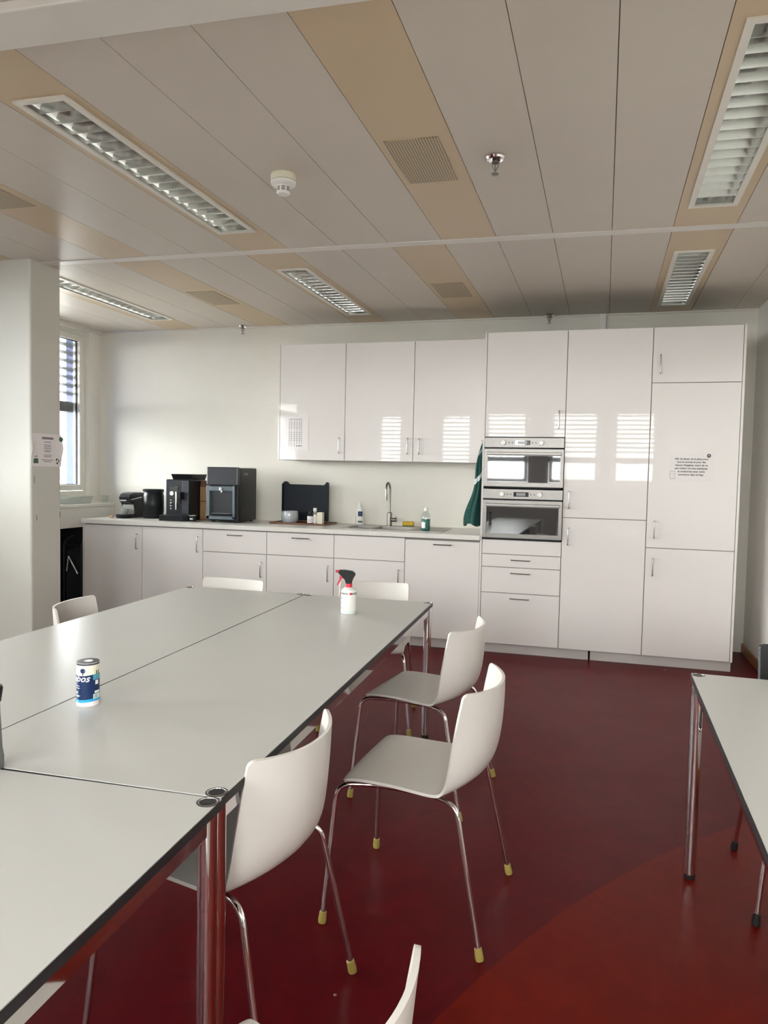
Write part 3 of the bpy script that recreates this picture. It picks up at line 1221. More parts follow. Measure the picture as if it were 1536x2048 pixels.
b.box(-hw * 0.7, hw * 0.3, -0.008, 0.012, ht * 0.655, ht * 0.70, 0.002)
b.build('badge', 'silver', t)
b = MB()
b.tube([(0, 0.268, ht * 0.8), (0.0, 0.30, ht * 0.80)], 0.01, 8)
b.build('lid_tab', 'black', t)

# beige lump in front of it
p = px(228, 1033, 2, ZW)
b = MB()
b.box(-0.018, 0.018, -0.014, 0.014, 0, 0.022, 0.006)
tag(b.build('foam_piece', 'cork', None, (wx(227, 0.30), 0.27, ZW)), 'little beige foam piece at the left end of the worktop', 'foam piece')

# socket with plug and cables behind
pw = px(281, 1000, 1, YB)
t = thing('wall_plug', 'white wall socket with black plug and cable behind the canister', 'plug', (pw.x, YB, pw.z))
b = MB()
b.box(-0.035, 0.035, -0.016, -0.001, -0.035, 0.055, 0.004)
b.build('socket', 'white', t)
b = MB()
b.cyl((0, -0.05, 0.005), 0.020, 0.035, 'y', 16)
b.build('plug', 'black', t)
b = MB()
b.tube(bent([(0, -0.05, 0.0), (-0.02, -0.07, -0.06), (-0.05, -0.05, -0.10), (-0.02, -0.09, pw.z * 0 - (pw.z - ZW) + 0.004), (-0.10, -0.16, -(pw.z - ZW) + 0.004)], 0.04, 5), 0.0035, 7)
b.tube(bent([(0.0, -0.05, -0.01), (0.03, -0.07, -0.05), (-0.03, -0.06, -0.08), (-0.06, -0.10, -(pw.z - ZW) + 0.004), (-0.11, -0.12, -(pw.z - ZW) + 0.004)], 0.04, 5), 0.0035, 7)
b.build('cable', 'black', t)

# canister
yc_ = 0.42
x0, x1 = wx(287, yc_), wx(327, yc_)
rc = (x1 - x0) / 2 * 0.93
h_ = wz(978, yc_, 305) - ZW
t = thing('black_canister', 'round black plastic canister with a lid beside the pod coffee machine', 'canister', ((x0 + x1) / 2, yc_, ZW))
b = MB()
b.lathe([(0, 0), (rc * 0.90, 0), (rc * 0.93, 0.006), (rc * 0.93, h_ * 0.22), (rc, h_ * 0.26), (rc, h_ * 0.62), (rc * 0.98, h_ * 0.64), (rc * 0.98, h_ * 0.74), (rc * 0.9, h_ * 0.84), (rc * 0.86, h_ * 0.9), (0, h_ * 0.9)], seg=32)
b.build('jar', 'black', t)
b = MB()
b.lathe([(rc * 0.84, h_ * 0.895), (rc * 0.97, h_ * 0.90), (rc * 0.99, h_ * 0.97), (rc * 0.92, h_), (0, h_)], seg=32)
b.build('lid', 'black', t)

# coffee machine
yf = 0.26
x0, x1 = wx(331, yf), wx(378, yf)
h_ = wz(959, yf, 360) - ZW
t = thing('coffee_machine', 'tall black and silver bean coffee machine with a flared hopper', 'coffee machine', ((x0 + x1) / 2, yf, ZW))
hw = (x1 - x0) / 2
b = MB()
b.box(-hw, hw, 0.0, 0.30, 0.0, h_, 0.010)
b.build('body', 'char', t)
b = MB()
b.box(hw * 0.42, hw * 0.98, -0.006, 0.004, 0.06, h_ * 0.97, 0.003)
b.build('front_panel', 'greypl', t)
pts_ = [(-hw - 0.035, 0.05), (-hw - 0.028, 0.018), (-hw - 0.010, 0.0), (-hw + 0.006, 0.0), (-hw + 0.006, 0.05)]
b = MB()
b.prism(pts_, 'z', 0.05, h_ * 0.965)
b.build('side_fin', 'silver', t)
b = MB()
b.box(-hw * 0.62, hw * 0.10, -0.004, 0.004, h_ * 0.42, h_ * 0.86, 0.003)
cp = b.build('control_plate', 'blackgl', t)
b = MB()
b.cyl((-hw * 0.42, -0.014, h_ * 0.66), 0.021, 0.012, 'y', 20)
b.build('dial', 'silver', cp)
b = MB()
b.box(-hw * 0.13, -hw * 0.02, -0.012, -0.003, h_ * 0.26, h_ * 0.70, 0.003)
for k in range(4):
    b.box(-hw * 0.58, -hw * 0.46, -0.009, -0.003, h_ * (0.27 + 0.07 * k), h_ * (0.30 + 0.07 * k), 0.001)
b.build('button_strip', 'silver', cp)
b = MB()
b.box(hw * 0.18, hw * 0.62, -0.075, 0.004, h_ * 0.52, h_ * 0.70, 0.006)
b.box(hw * 0.30, hw * 0.55, -0.060, -0.035, h_ * 0.41, h_ * 0.53, 0.004)
b.build('spout', 'black', t)
b = MB()
b.box(hw * 0.20, hw * 0.34, -0.079, -0.073, h_ * 0.48, h_ * 0.70, 0.002)
b.build('spout_trim', 'silver', t)
b = MB()
zt_ = wz(948, yf + 0.15, 360) - ZW
bx0, bx1 = -hw * 0.75, hw * 1.02
pts4 = [(bx0 + 0.012, 0.06, h_ - 0.004), (bx1 - 0.012, 0.06, h_ - 0.004), (bx1 - 0.012, 0.30, h_ - 0.004), (bx0 + 0.012, 0.30, h_ - 0.004)]
top4 = [(bx0, 0.04, zt_), (bx1, 0.04, zt_), (bx1, 0.32, zt_), (bx0, 0.32, zt_)]
vv = [b.bm.verts.new(p_) for p_ in pts4 + top4]
for f_ in ((0, 3, 2, 1), (4, 5, 6, 7), (0, 1, 5, 4), (1, 2, 6, 5), (2, 3, 7, 6), (3, 0, 4, 7)):
    b.bm.faces.new([vv[i] for i in f_])
b.build('bean_hopper', 'black', t)
b = MB()
tx0 = wx(314, yf - 0.10) - (x0 + x1) / 2
tx1 = wx(374, yf - 0.10) - (x0 + x1) / 2
pts_ = [(tx0 + 0.02, 0.008), (tx0 - 0.0, -0.06), (tx0 + 0.03, -0.115), (tx1 - 0.03, -0.115), (tx1, -0.08), (tx1, 0.008)]
b.prism(pts_, 'z', 0.0, 0.052)
bmesh.ops.bevel(b.bm, geom=[e for e in b.bm.edges if e.verts[0].co.z > 0.05 and e.verts[1].co.z > 0.05], offset=0.006, segments=2, affect='EDGES')
b.build('drip_tray', 'black', t)

# small cup with a label beside it
yc_ = 0.20
t = thing('small_tumbler', 'small dark tumbler beside the coffee machine drip tray', 'cup', (wx(385.5, yc_), yc_, ZW))
b = MB()
b.lathe([(0, 0), (0.026, 0), (0.031, 0.055), (0.029, 0.055), (0.025, 0.005), (0, 0.005)], seg=24)
b.build('cup', 'char', t)
b = MB()
b.lathe([(0.0312, 0.0525), (0.0322, 0.0525), (0.0322, 0.0565), (0.0298, 0.0565), (0.0298, 0.0525), (0.0312, 0.0525)], seg=24)
b.build('rim', 'silver', t)
b = MB()
N = 6
P = [[((0.0275 + 0.1 * zz) * math.cos(R(-130 + 14 * i)), (0.0275 + 0.1 * zz) * math.sin(R(-130 + 14 * i)), zz) for zz in (0.020, 0.030)] for i in range(N)]
b.grid(P, N, 2)
b.build('print', 'ink_w', t)

# kraft bag
yk = 0.44
xk0, xk1 = max(wx(393, yk), x1 + 0.006), wx(413, yk)
zk = wz(961, yk, 402) - ZW
t = thing('kraft_paper_bag', 'brown kraft paper bag squeezed between coffee machine and water dispenser', 'bag', ((xk0 + xk1) / 2, yk, ZW))
w_ = (xk1 - xk0) / 2
b = MB()
b.box(-w_, w_, 0, 0.11, 0, zk * 0.84, 0.006)
b.build('bag', 'kraft', t)
b = MB()
b.prism([(-w_, zk * 0.82), (w_ * 0.9, zk * 0.80), (w_ * 0.6, zk), (-w_ * 0.7, zk)], 'y', 0.004, 0.06)
b.build('folded_top', 'kraftd', t)
b = MB()
b.box(-w_ - 0.001, w_ + 0.001, -0.001, 0.111, zk * 0.46, zk * 0.49)
b.build('band', 'kraftd', t)

# water dispenser
yf = 0.20
x0, x1 = wx(412, yf), wx(475, yf)
h_ = wz(934, yf, 445) - ZW
hw = (x1 - x0) / 2
DD = 0.385
t = thing('water_dispenser', 'large dark grey countertop water dispenser with a recessed tap bay', 'water dispenser', ((x0 + x1) / 2, yf, ZW))
b = MB()
b.box(-hw, hw, 0.035, DD, 0.012, h_ - 0.004, 0.012)
b.build('body', 'char', t)
b = MB()
b.box(-hw, hw * 0.985, 0.0, 0.05, h_ * 0.67, h_, 0.010)
b.build('upper_panel', 'greypl', t)
b = MB()
bz0, bz1 = h_ * 0.13, h_ * 0.62
b.box(-hw, -hw * 0.80, 0.0, 0.04, 0.03, h_ * 0.665, 0.004)
b.box(hw * 0.66, hw * 0.80, 0.0, 0.04, 0.03, h_ * 0.665, 0.004)
b.box(-hw * 0.80, hw * 0.66, 0.0, 0.04, h_ * 0.57, h_ * 0.655, 0.004)
b.box(-hw, hw * 0.80, 0.0, 0.04, 0.028, 0.06, 0.004)
b.build('bay_frame', 'bluegrey', t)
b = MB()
b.box(-hw * 0.80, hw * 0.66, 0.034, 0.037, 0.06, h_ * 0.58)
b.build('bay_back', 'greypl', t)
b = MB()
b.box(hw * 0.80, hw * 0.985, 0.012, 0.04, 0.012, h_ * 0.67, 0.006)
b.build('side_pillar', 'black', t)
b = MB()
b.box(-hw * 0.14, hw * 0.0, -0.012, 0.002, h_ * 0.575, h_ * 0.64, 0.004)
b.cyl((-hw * 0.02, 0.004, h_ * 0.545), 0.009, 0.02, 'z', 12)
b.build('tap', 'silver', t)
b = MB()
b.box(-hw * 0.72, hw * 0.64, -0.015, 0.034, 0.062, 0.082, 0.006)
b.build('drip_tray', 'black', t)
b = MB()
b.box(-hw * 0.60, hw * 0.50, -0.008, 0.03, 0.0822, 0.0840)
b.build('drip_grid', 'silver', t)
b = MB()
for x in (-hw * 0.8, hw * 0.8):
    for y in (0.08, DD - 0.05):
        b.cyl((x, y, 0), 0.016, 0.014, 'z', 12)
b.build('foot', 'rubber', t)
b = MB()
b.box(hw - 0.001, hw + 0.0008, 0.12, 0.20, h_ * 0.86, h_ * 0.90)
b.build('sticker', 'slat', t)

# tray with bowl and bottles
YT0, YT1 = 0.34, 0.66
xa = px(538, 1045, 1, YT0).x
xb_ = px(650, 1046, 1, YT0).x
t = thing('serving_tray', 'flat brown wooden tray under the dark upright board', 'tray', ((xa + xb_) / 2, (YT0 + YT1) / 2, ZW))
hw, hd = (xb_ - xa) / 2, (YT1 - YT0) / 2
b = MB()
b.box(-hw, hw, -hd, hd, 0, 0.008, 0.003)
b.build('base', 'traywood', t)
b = MB()
for q in ((-hw, hw, -hd, -hd + 0.008), (-hw, hw, hd - 0.008, hd), (-hw, -hw + 0.008, -hd, hd), (hw - 0.008, hw, -hd, hd)):
    b.box(q[0], q[1], q[2], q[3], 0.006, 0.014, 0.002)
b.build('rim', 'traywood', t)
ZT = ZW + 0.0085
yb2 = 0.46
p = px(580, 1035, 1, yb2)
rb = (px(597, 1035, 1, yb2).x - px(565, 1035, 1, yb2).x) / 2
hb = px(580, 1022, 1, yb2).z - ZT
b = MB()
b.lathe([(0, 0), (rb * 0.72, 0), (rb * 0.93, 0.014), (rb, hb * 0.4), (rb * 0.98, hb * 0.8), (rb * 0.92, hb), (rb * 0.87, hb), (rb * 0.92, hb * 0.6), (rb * 0.7, 0.012), (0, 0.010)], seg=36)
tag(b.build('ceramic_bowl', 'ceramic', None, (p.x, yb2, ZT)), 'round grey glazed bowl on the brown tray', 'bowl')


def small_bottle(u, y, v_top, wpx, label, style):
    p = px(u, 1035, 1, y)
    r = (px(u + wpx / 2, 1035, 1, y).x - p.x)
    h = px(u, v_top, 1, y).z - ZT
    t = thing('spice_bottle' if style < 2 else 'spice_jar', label, 'bottle' if style < 2 else 'jar', (p.x, y, ZT))
    b = MB()
    if style == 0:      # dark cap, white label
        b.lathe([(0, 0), (r, 0), (r, h * 0.72), (r * 0.6, h * 0.80), (r * 0.6, h * 0.84), (0, h * 0.84)], seg=20)
        b.build('bottle', 'char', t)
        b = MB()
        b.lathe([(r * 1.02, h * 0.08), (r * 1.03, h * 0.08), (r * 1.03, h * 0.62), (r * 1.02, h * 0.62)], seg=20)
        b.build('label_band', 'paper', t)
        b = MB()
        b.lathe([(0, h * 0.84), (r * 0.72, h * 0.84), (r * 0.72, h), (0, h)], seg=20)
        b.build('cap', 'black', t)
        b = MB()
        b.box(-r * 0.5, r * 0.5, -r * 1.06, -r * 1.02, h * 0.30, h * 0.34)
        b.box(-r * 0.4, r * 0.4, -r * 1.06, -r * 1.02, h * 0.20, h * 0.23)
        b.build('print', 'inkg', t)
    elif style == 1:    # clear with white cap
        b.lathe([(0, 0), (r, 0), (r, h * 0.58), (r * 0.45, h * 0.72), (r * 0.45, h * 0.8), (0, h * 0.8)], seg=20)
        b.build('bottle', 'silver', t)
        b = MB()
        b.lathe([(0, h * 0.79), (r * 0.55, h * 0.79), (r * 0.55, h), (0, h)], seg=16)
        b.build('cap', 'white', t)
        b = MB()
        b.lathe([(r * 1.02, h * 0.10), (r * 1.03, h * 0.10), (r * 1.03, h * 0.5), (r * 1.02, h * 0.5)], seg=20)
        b.build('label_band', 'paper', t)
    else:
        b.box(-r, r, -r, r, 0, h, 0.004)
        b.build('jar', 'cream', t)
        b = MB()
        b.box(-r * 0.98, r * 0.98, -r * 0.98, r * 0.98, h, h * 1.06, 0.002)
        b.build('lid', 'paper', t)


small_bottle(621, 0.40, 1023, 12, 'small black-capped bottle with white label on the tray', 0)
small_bottle(630, 0.43, 1016, 12, 'slim clear bottle with a white cap on the tray', 1)
small_bottle(641, 0.44, 1026, 11, 'square cream jar at the right of the tray bottles', 2)

# dark upright board with ears
yB = 0.675
xl, xr = px(566, 1000, 1, yB).x, px(657, 1000, 1, yB).x
zt_ = px(610, 969, 1, yB).z - ZW - 0.016
ze = zt_ + 0.026
t = thing('upright_board', 'dark slate upright board with raised corners leaning behind the tray', 'board', ((xl + xr) / 2, yB, ZW + 0.016))
hw = (xr - xl) / 2
b = MB()
b.prism([(-hw, 0), (hw, 0), (hw, ze - 0.012), (hw - 0.006, ze - 0.003), (hw - 0.022, ze), (hw - 0.045, zt_ - 0.002), (-hw + 0.065, zt_), (-hw + 0.040, ze - 0.002), (-hw + 0.018, ze), (-hw + 0.003, ze - 0.008), (-hw, ze - 0.018)], 'y', 0, 0.012)
b.build('panel', 'darkblue', t)
b = MB()
b.box(-hw, -hw + 0.006, -0.03, 0, 0, ze - 0.02)
b.build('side_flange', 'darkblue', t)
b = MB()
b.box(hw - 0.006, hw, -0.03, 0, 0, ze - 0.02)
b.build('side_flange', 'darkblue', t)

# sink
t = thing('kitchen_sink', 'inset stainless steel sink with two bowls and a drainer', 'sink', (SKX0, SKY0, ZW))
SWd, SDp = SKX1 - SKX0, SKY1 - SKY0
bowls = [(0.04, 0.225, 0.09, 0.40), (0.265, 0.575, 0.05, 0.40)]
b = MB()
xs = [0, bowls[0][0], bowls[0][1], bowls[1][0], bowls[1][1], SWd]
zz0, zz1 = 0.0005, 0.004
for i in range(5):
    if i in (1, 3):
        bw = bowls[0] if i == 1 else bowls[1]
        b.box(xs[i], xs[i + 1], 0, bw[2], zz0, zz1)
        b.box(xs[i], xs[i + 1], bw[3], SDp, zz0, zz1)
    else:
        b.box(xs[i], xs[i + 1], 0, SDp, zz0, zz1)
b.build('rim', 'steel', t)
for bw in bowls:
    b = MB()
    x0, x1, y0, y1 = bw
    d_ = -0.15
    e_ = 0.0015
    b.box(x0, x0 + e_, y0, y1, d_, zz0)
    b.box(x1 - e_, x1, y0, y1, d_, zz0)
    b.box(x0, x1, y0, y0 + e_, d_, zz0)
    b.box(x0, x1, y1 - e_, y1, d_, zz0)
    b.box(x0, x1, y0, y1, d_ - e_, d_)
    b.build('bowl', 'steel', t)
for k in range(7):
    b = MB()
    xx = 0.625 + 0.03 * k
    b.box(xx, xx + 0.01, 0.06, SDp - 0.08, 0.004, 0.0062, 0.0008)
    b.build('drainer_rib', 'steel', t)

# tap
yt = 0.575
xt = wx(779, yt)
t = thing('kitchen_tap', 'tall steel kitchen tap with a gooseneck spout and side lever', 'tap', (xt, yt, ZW + 0.004))
zz = px(778, 965, 1, yt - 0.06).z - ZW
b = MB()
b.lathe([(0, 0), (0.026, 0), (0.026, 0.006), (0.0225, 0.010), (0.0225, 0.115), (0.014, 0.122), (0, 0.122)], seg=24)
b.build('body', 'steel', t)
path = [(0, 0, 0.115), (0, 0, zz - 0.07)]
for k in range(1, 11):
    a = math.pi * k / 10
    path.append((0, -0.065 + 0.065 * math.cos(a), zz - 0.07 + 0.062 * math.sin(a)))
path.append((0, -0.13, zz - 0.11))
b = MB()
b.tube(path, 0.0095, 12)
b.build('spout', 'steel', t)
b = MB()
b.cyl((0, -0.13, zz - 0.16), 0.0125, 0.055, 'z', 16)
b.build('spray_head', 'steel', t)
b = MB()
b.cyl((0.02, 0, 0.055), 0.017, 0.045, 'x', 18)
b.build('valve', 'steel', t)
b = MB()
b.tube([(0.055, 0, 0.06), (0.060, -0.01, 0.075), (0.075, -0.05, 0.085)], [0.006, 0.005, 0.004], 8)
b.build('lever', 'steel', t)

# washing-up bottle (white), left of the tap
yq = 0.655
xq = wx(719, yq)
r = (wx(728, yq) - wx(711, yq)) / 2
h_ = px(719, 1003, 1, yq).z - ZW
t = thing('washing_up_bottle', 'white squeeze bottle with a blue label left of the tap', 'bottle', (xq, yq, ZW))
b = MB()
b.lathe([(0, 0), (r * 0.95, 0), (r, 0.008), (r * 0.96, h_ * 0.45), (r * 0.9, h_ * 0.62), (r * 0.5, h_ * 0.74), (r * 0.4, h_ * 0.78), (0, h_ * 0.78)], seg=24, fn=lambda x, y, z: (x, y * 0.6, z))
b.build('bottle', 'white', t)
b = MB()
b.lathe([(0, h_ * 0.775), (r * 0.46, h_ * 0.775), (r * 0.42, h_ * 0.88), (r * 0.18, h_ * 0.92), (r * 0.15, h_), (0, h_)], seg=16)
b.build('cap', 'ink_w', t)
b = MB()
N = 8
b.grid([[(r * 1.01 * math.sin(R(-10 + 9 * i)), -r * 0.62 * math.cos(R(-10 + 9 * i)) - 0.001, z) for z in (h_ * 0.36, h_ * 0.58)] for i in range(N)], N, 2)
b.build('blue_label', 'navy', t)
b = MB()
b.grid([[(r * 1.01 * math.sin(R(-10 + 9 * i)), -r * 0.62 * math.cos(R(-10 + 9 * i)) - 0.001, z) for z in (h_ * 0.09, h_ * 0.17)] for i in range(N)], N, 2)
b.build('green_label', 'inkgreen', t)

# sponge
yq = 0.655
t = thing('sponge', 'yellow sponge with a dark scouring side right of the tap', 'sponge', (wx(817, yq), yq, ZW))
b = MB()
b.box(-0.048, 0.048, -0.03, 0.03, 0.010, 0.044, 0.007)
b.build('foam', 'sponge', t)
b = MB()
b.box(-0.048, 0.048, -0.03, 0.03, 0.0, 0.011, 0.003)
b.build('scourer', 'spongeg', t)

# green soap pump
yq = 0.20
xq = wx(852, yq)
r = (wx(861, yq) - wx(844, yq)) / 2
zb_ = ZW + 0.0065
h_ = px(852, 1010, 1, yq).z - zb_
t = thing('soap_pump_bottle', 'clear pump bottle half full of dark green soap on the drainer', 'bottle', (xq, yq, zb_))
b = MB()
b.lathe([(0, 0.0), (r * 0.9, 0.0), (r, 0.006), (r, h_ * 0.46), (0, h_ * 0.46)], seg=24)
b.build('soap', 'liquid', t)
b = MB()
b.lathe([(r * 1.02, h_ * 0.001), (r * 1.04, h_ * 0.50), (r * 0.95, h_ * 0.62), (r * 0.5, h_ * 0.74), (r * 0.42, h_ * 0.78), (r * 0.40, h_ * 0.78), (r * 0.9, h_ * 0.62), (r * 1.01, h_ * 0.50)], seg=24)
b.build('bottle', 'cglass', t)
b = MB()
b.lathe([(0, h_ * 0.77), (r * 0.52, h_ * 0.77), (r * 0.5, h_ * 0.88), (r * 0.2, h_ * 0.89), (r * 0.18, h_ * 0.97), (0, h_ * 0.97)], seg=16)
b.tube(bent([(0.004, 0, h_ * 0.955), (-r * 0.6, -r * 0.2, h_ * 0.985), (-r * 1.25, -r * 0.3, h_ * 0.94)], 0.01, 4), 0.004, 8)
b.build('pump', 'white', t)
b = MB()
N = 7
b.grid([[(r * 1.06 * math.sin(R(-55 + 10 * i)), -r * 1.06 * math.cos(R(-55 + 10 * i)), z) for z in (h_ * 0.10, h_ * 0.34)] for i in range(N)], N, 2)
b.build('white_label', 'paper', t)

# towel on a hook at the side of the oven tower
t = thing('tea_towel', 'dark green tea towel with white stripes hanging beside the ovens', 'towel', (0, 0.10, 1.0))
zt_ = px(962, 886, 1, 0.10).z - 1.0
zb_ = px(945, 1049, 1, 0.10).z - 1.0
xbL = px(934, 1040, 1, 0.10).x
b = MB()
NZ, NA = 26, 48
P = []
for i in range(NZ + 1):
    s = i / NZ
    z = zt_ + (zb_ - zt_) * s
    wl = 0.012 + (abs(xbL) - 0.012) * (s ** 0.8)
    wl *= 1 + 0.18 * math.sin(s * 9.0)
    wd = 0.02 + 0.075 * s ** 0.7
    row = []
    for k in range(NA + 1):
        a = 2 * math.pi * k / NA
        pl = 1 + 0.16 * math.sin(5 * a + 2.2 * s) * min(1, s * 3) + 0.07 * math.sin(9 * a + 1.0)
        x = -0.004 - wl / 2 + wl / 2 * math.cos(a) * pl
        y = wd * math.sin(a) * pl
        row.append((min(x, -0.003), y, z + 0.012 * math.sin(3 * a + 1) * (s ** 6)))
    P.append(row)
b.grid(P, NZ + 1, NA + 1)
bmesh.ops.remove_doubles(b.bm, verts=b.bm.verts[:], dist=1e-5)
b.build('cloth', 'towel', t, sharp=80)
b = MB()
b.tube(bent([(-0.001, 0, zt_ + 0.012), (-0.018, 0, zt_ + 0.005), (-0.020, 0, zt_ + 0.024)], 0.008, 4), 0.003, 8)
b.cyl((-0.004, 0, zt_ + 0.012), 0.009, 0.003, 'x', 12)
b.build('hook', 'steel', t)

# ------------------------------------------------------------------ window sill things
pl = px(124, 1005, 0, SX - 0.06)
pr = px(180, 1003, 0, SX - 0.06)
ya, yb = max(pl.y, -0.25), pr.y
t = thing('glass_dish', 'clear rectangular glass oven dish on the window sill', 'dish', (SX - 0.075, (ya + yb) / 2, SZ))
hl, hw = (yb - ya) / 2, 0.055
b = MB()
for (i0, o0, zb0, zt0) in ((0, 0.008, 0.0, 0.065),):
    base = [(-hw + 0.012, -hl + 0.02), (hw - 0.012, -hl + 0.02), (hw - 0.012, hl - 0.02), (-hw + 0.012, hl - 0.02)]
    top = [(-hw, -hl), (hw, -hl), (hw, hl), (-hw, hl)]
    for k in range(4):
        k2 = (k + 1) % 4
        A = [Vector((*base[k], 0)), Vector((*base[k2], 0)), Vector((*top[k2], 0.065)), Vector((*top[k], 0.065))]
        c = Vector((0, 0, 0.03))
        I = [Vector((a.x * 0.93, a.y * 0.985, a.z + 0.002)) for a in A]
        b.bm.faces.new([b.bm.verts.new(v) for v in A])
        b.bm.faces.new([b.bm.verts.new(v) for v in reversed(I)])
    b.box(base[0][0], base[1][0], base[0][1], base[2][1], 0.0005, 0.006)
b.build('dish', 'cglass', t)
b = MB()
for q in ((-hw - 0.006, hw + 0.006, -hl - 0.006, -hl + 0.004), (-hw - 0.006, hw + 0.006, hl - 0.004, hl + 0.006), (-hw - 0.006, -hw + 0.003, -hl, hl), (hw - 0.003, hw + 0.006, -hl, hl)):
    b.box(q[0], q[1], q[2], q[3], 0.062, 0.070, 0.003)
b.build('rim', 'cglass', t)

p = px(222, 1004, 1, 0.60)
b = MB()
b.lathe([(0, 0), (0.028, 0), (0.034, 0.03), (0.038, 0.075), (0.0355, 0.075), (0.031, 0.03), (0.026, 0.004), (0, 0.004)], seg=24)
tag(b.build('drinking_glass', 'cglass', None, (SX - 0.055, 0.66, SZ)), 'small clear drinking glass at the corner end of the window sill', 'glass')

# folded black trolley in the niche
xn = -3.78
t = thing('folded_trolley', 'black folded trolley with grey struts in the niche under the window', 'trolley', (xn, 0.12, 0.0))
b = MB()
b.box(-0.12, 0.10, -0.02, 0.30, 0.05, 0.62, 0.02)
b.build('bag', 'blackm', t)
b = MB()
for q in ((-0.10, 0.0), (0.09, 0.0)):
    b.tube(bent([(q[0], -0.04, 0.02), (q[0], -0.04, 0.70), (q[0], 0.10, 0.74)], 0.05, 5), 0.010, 8)
b.tube([(-0.10, -0.04, 0.66), (0.09, -0.04, 0.66)], 0.010, 8)
b.build('frame', 'black', t)
for (a, c) in (((-0.04, -0.055, 0.56), (0.06, -0.055, 0.40)), ((-0.04, -0.055, 0.56), (-0.06, -0.055, 0.42))):
    b = MB()
    b.tube([a, c], 0.007, 8)
    b.build('strut', 'silver', t)
b = MB()
for x in (-0.11, 0.10):
    b.cyl((x - 0.012, -0.02, 0.06), 0.06, 0.024, 'x', 20)
b.build('wheel', 'rubber', t)

# ================================================================== tables
ZTAB = 0.715


def table(label, cx, cy, w, l, rz, name='office_table'):
    t = thing(name, label, 'table', (cx, cy, 0), rz, 'pale grey tables with chrome legs')
    hw, hl = w / 2, l / 2
    RL = 0.0203
    ins = 0.0212
    th = 0.021
    # top outline with the corners notched around the legs
    def outline(off):
        pts_ = []
        for (sx, sy, st) in ((1, 1, 0), (-1, 1, 1), (-1, -1, 2), (1, -1, 3)):
            cx_, cy_ = sx * (hw - ins), sy * (hl - ins)
            rr = RL + 0.0025
            X, Y = hw - off, hl - off
            # arc inside the top, from one edge to the other
            dx = math.sqrt(max(rr * rr - (X - (hw - ins)) ** 2, 0)) if X - (hw - ins) < rr else 0
            dy = math.sqrt(max(rr * rr - (Y - (hl - ins)) ** 2, 0)) if Y - (hl - ins) < rr else 0
            c_ = [(sx * X, sy * Y)]
            pts_ += c_
        return pts_
    b = MB()
    b.prism(outline(0.0012), 'z', ZTAB - 0.002, ZTAB)
    b.build('tabletop', 'table', t)
    b = MB()
    b.prism(outline(0), 'z', ZTAB - th, ZTAB - 0.0021)
    b.build('edge_band', 'edge', t)
    # frame rails
    zr0, zr1 = ZTAB - th - 0.042, ZTAB - th - 0.002
    me = None
    for sx in (-1, 1):
        b = MB()
        b.box(sx * (hw - ins) - 0.009, sx * (hw - ins) + 0.009, -hl + ins + RL, hl - ins - RL, zr0, zr1, 0.002)
        b.build('rail', 'chrome', t)
    for sy in (-1, 1):
        b = MB()
        b.box(-hw + ins + RL, hw - ins - RL, sy * (hl - ins) - 0.009, sy * (hl - ins) + 0.009, zr0, zr1, 0.002)
        b.build('rail', 'chrome', t)
    legme = None
    for sx in (-1, 1):
        for sy in (-1, 1):
            x, y = sx * (hw - ins), sy * (hl - ins)
            if legme is None:
                b = MB()
                b.lathe([(0, 0.018), (RL, 0.018), (RL, ZTAB + 0.0006), (RL - 0.0022, ZTAB + 0.0012), (RL - 0.003, ZTAB - 0.001), (0, ZTAB - 0.001)], seg=28)
                o1 = b.build('leg', 'chrome', t, (x, y, 0))
                b = MB()
                b.lathe([(0, ZTAB - 0.0008), (RL - 0.0032, ZTAB - 0.0008), (RL - 0.0036, ZTAB + 0.0006), (0, ZTAB + 0.0006)], seg=28)
                o2 = b.build('leg_cap', 'char', o1)
                b = MB()
                b.lathe([(0, 0), (RL * 0.9, 0), (RL * 0.95, 0.004), (RL * 0.95, 0.018), (0, 0.018)], seg=20)
                o3 = b.build('leg_glide', 'rubber', o1)
                b = MB()
                b.lathe([(RL + 0.0005, ZTAB + 0.0002), (RL + 0.0028, ZTAB + 0.0002), (RL + 0.0028, ZTAB + 0.0006), (RL + 0.0005, ZTAB + 0.0006), (RL + 0.0005, ZTAB + 0.0002)], seg=28)
                o4 = b.build('leg_collar', 'edge', o1)
                legme = (o1.data, o2.data, o3.data, o4.data)
            else:
                o1 = bpy.data.objects.new('leg', legme[0])
                COL.objects.link(o1)
                o1.parent = t
                o1.location = (x, y, 0)
                for nm, dd in zip(('leg_cap', 'leg_glide', 'leg_collar'), legme[1:]):
                    oo = bpy.data.objects.new(nm, dd)
                    COL.objects.link(oo)
                    oo.parent = o1
    return t


def rect_from_corner(cx, cy, sx, sy, w, l, rz):
    """centre of a rotated rectangle from one of its corners (sx, sy = which corner)"""
    ox, oy = -sx * w / 2, -sy * l / 2
    return cx + ox * math.cos(rz) - oy * math.sin(rz), cy + ox * math.sin(rz) + oy * math.cos(rz)


rz = R(1.3)
c = rect_from_corner(0.027, -1.935, 1, 1, 0.705, 2.41, rz)
table('right long table of the pair, with the spray bottle and paper roll on it', c[0], c[1], 0.705, 2.41, rz)
rz = R(1.36)
c = rect_from_corner(-0.684, -1.935, 1, 1, 0.712, 2.41, rz)
table('left long table of the pair, on the pillar side', c[0], c[1], 0.712, 2.41, rz)
rz = R(1.9)
c = rect_from_corner(0.086, -4.348, 1, 1, 0.705, 1.75, rz)
table('near table cut off by the lower left corner of the picture', c[0], c[1], 0.705, 1.75, rz)
rz = R(-1.6)
c = rect_from_corner(1.150, -2.968, -1, 1, 0.705, 1.75, rz)
table('separate table cut off by the right edge of the picture', c[0], c[1], 0.705, 1.75, rz)


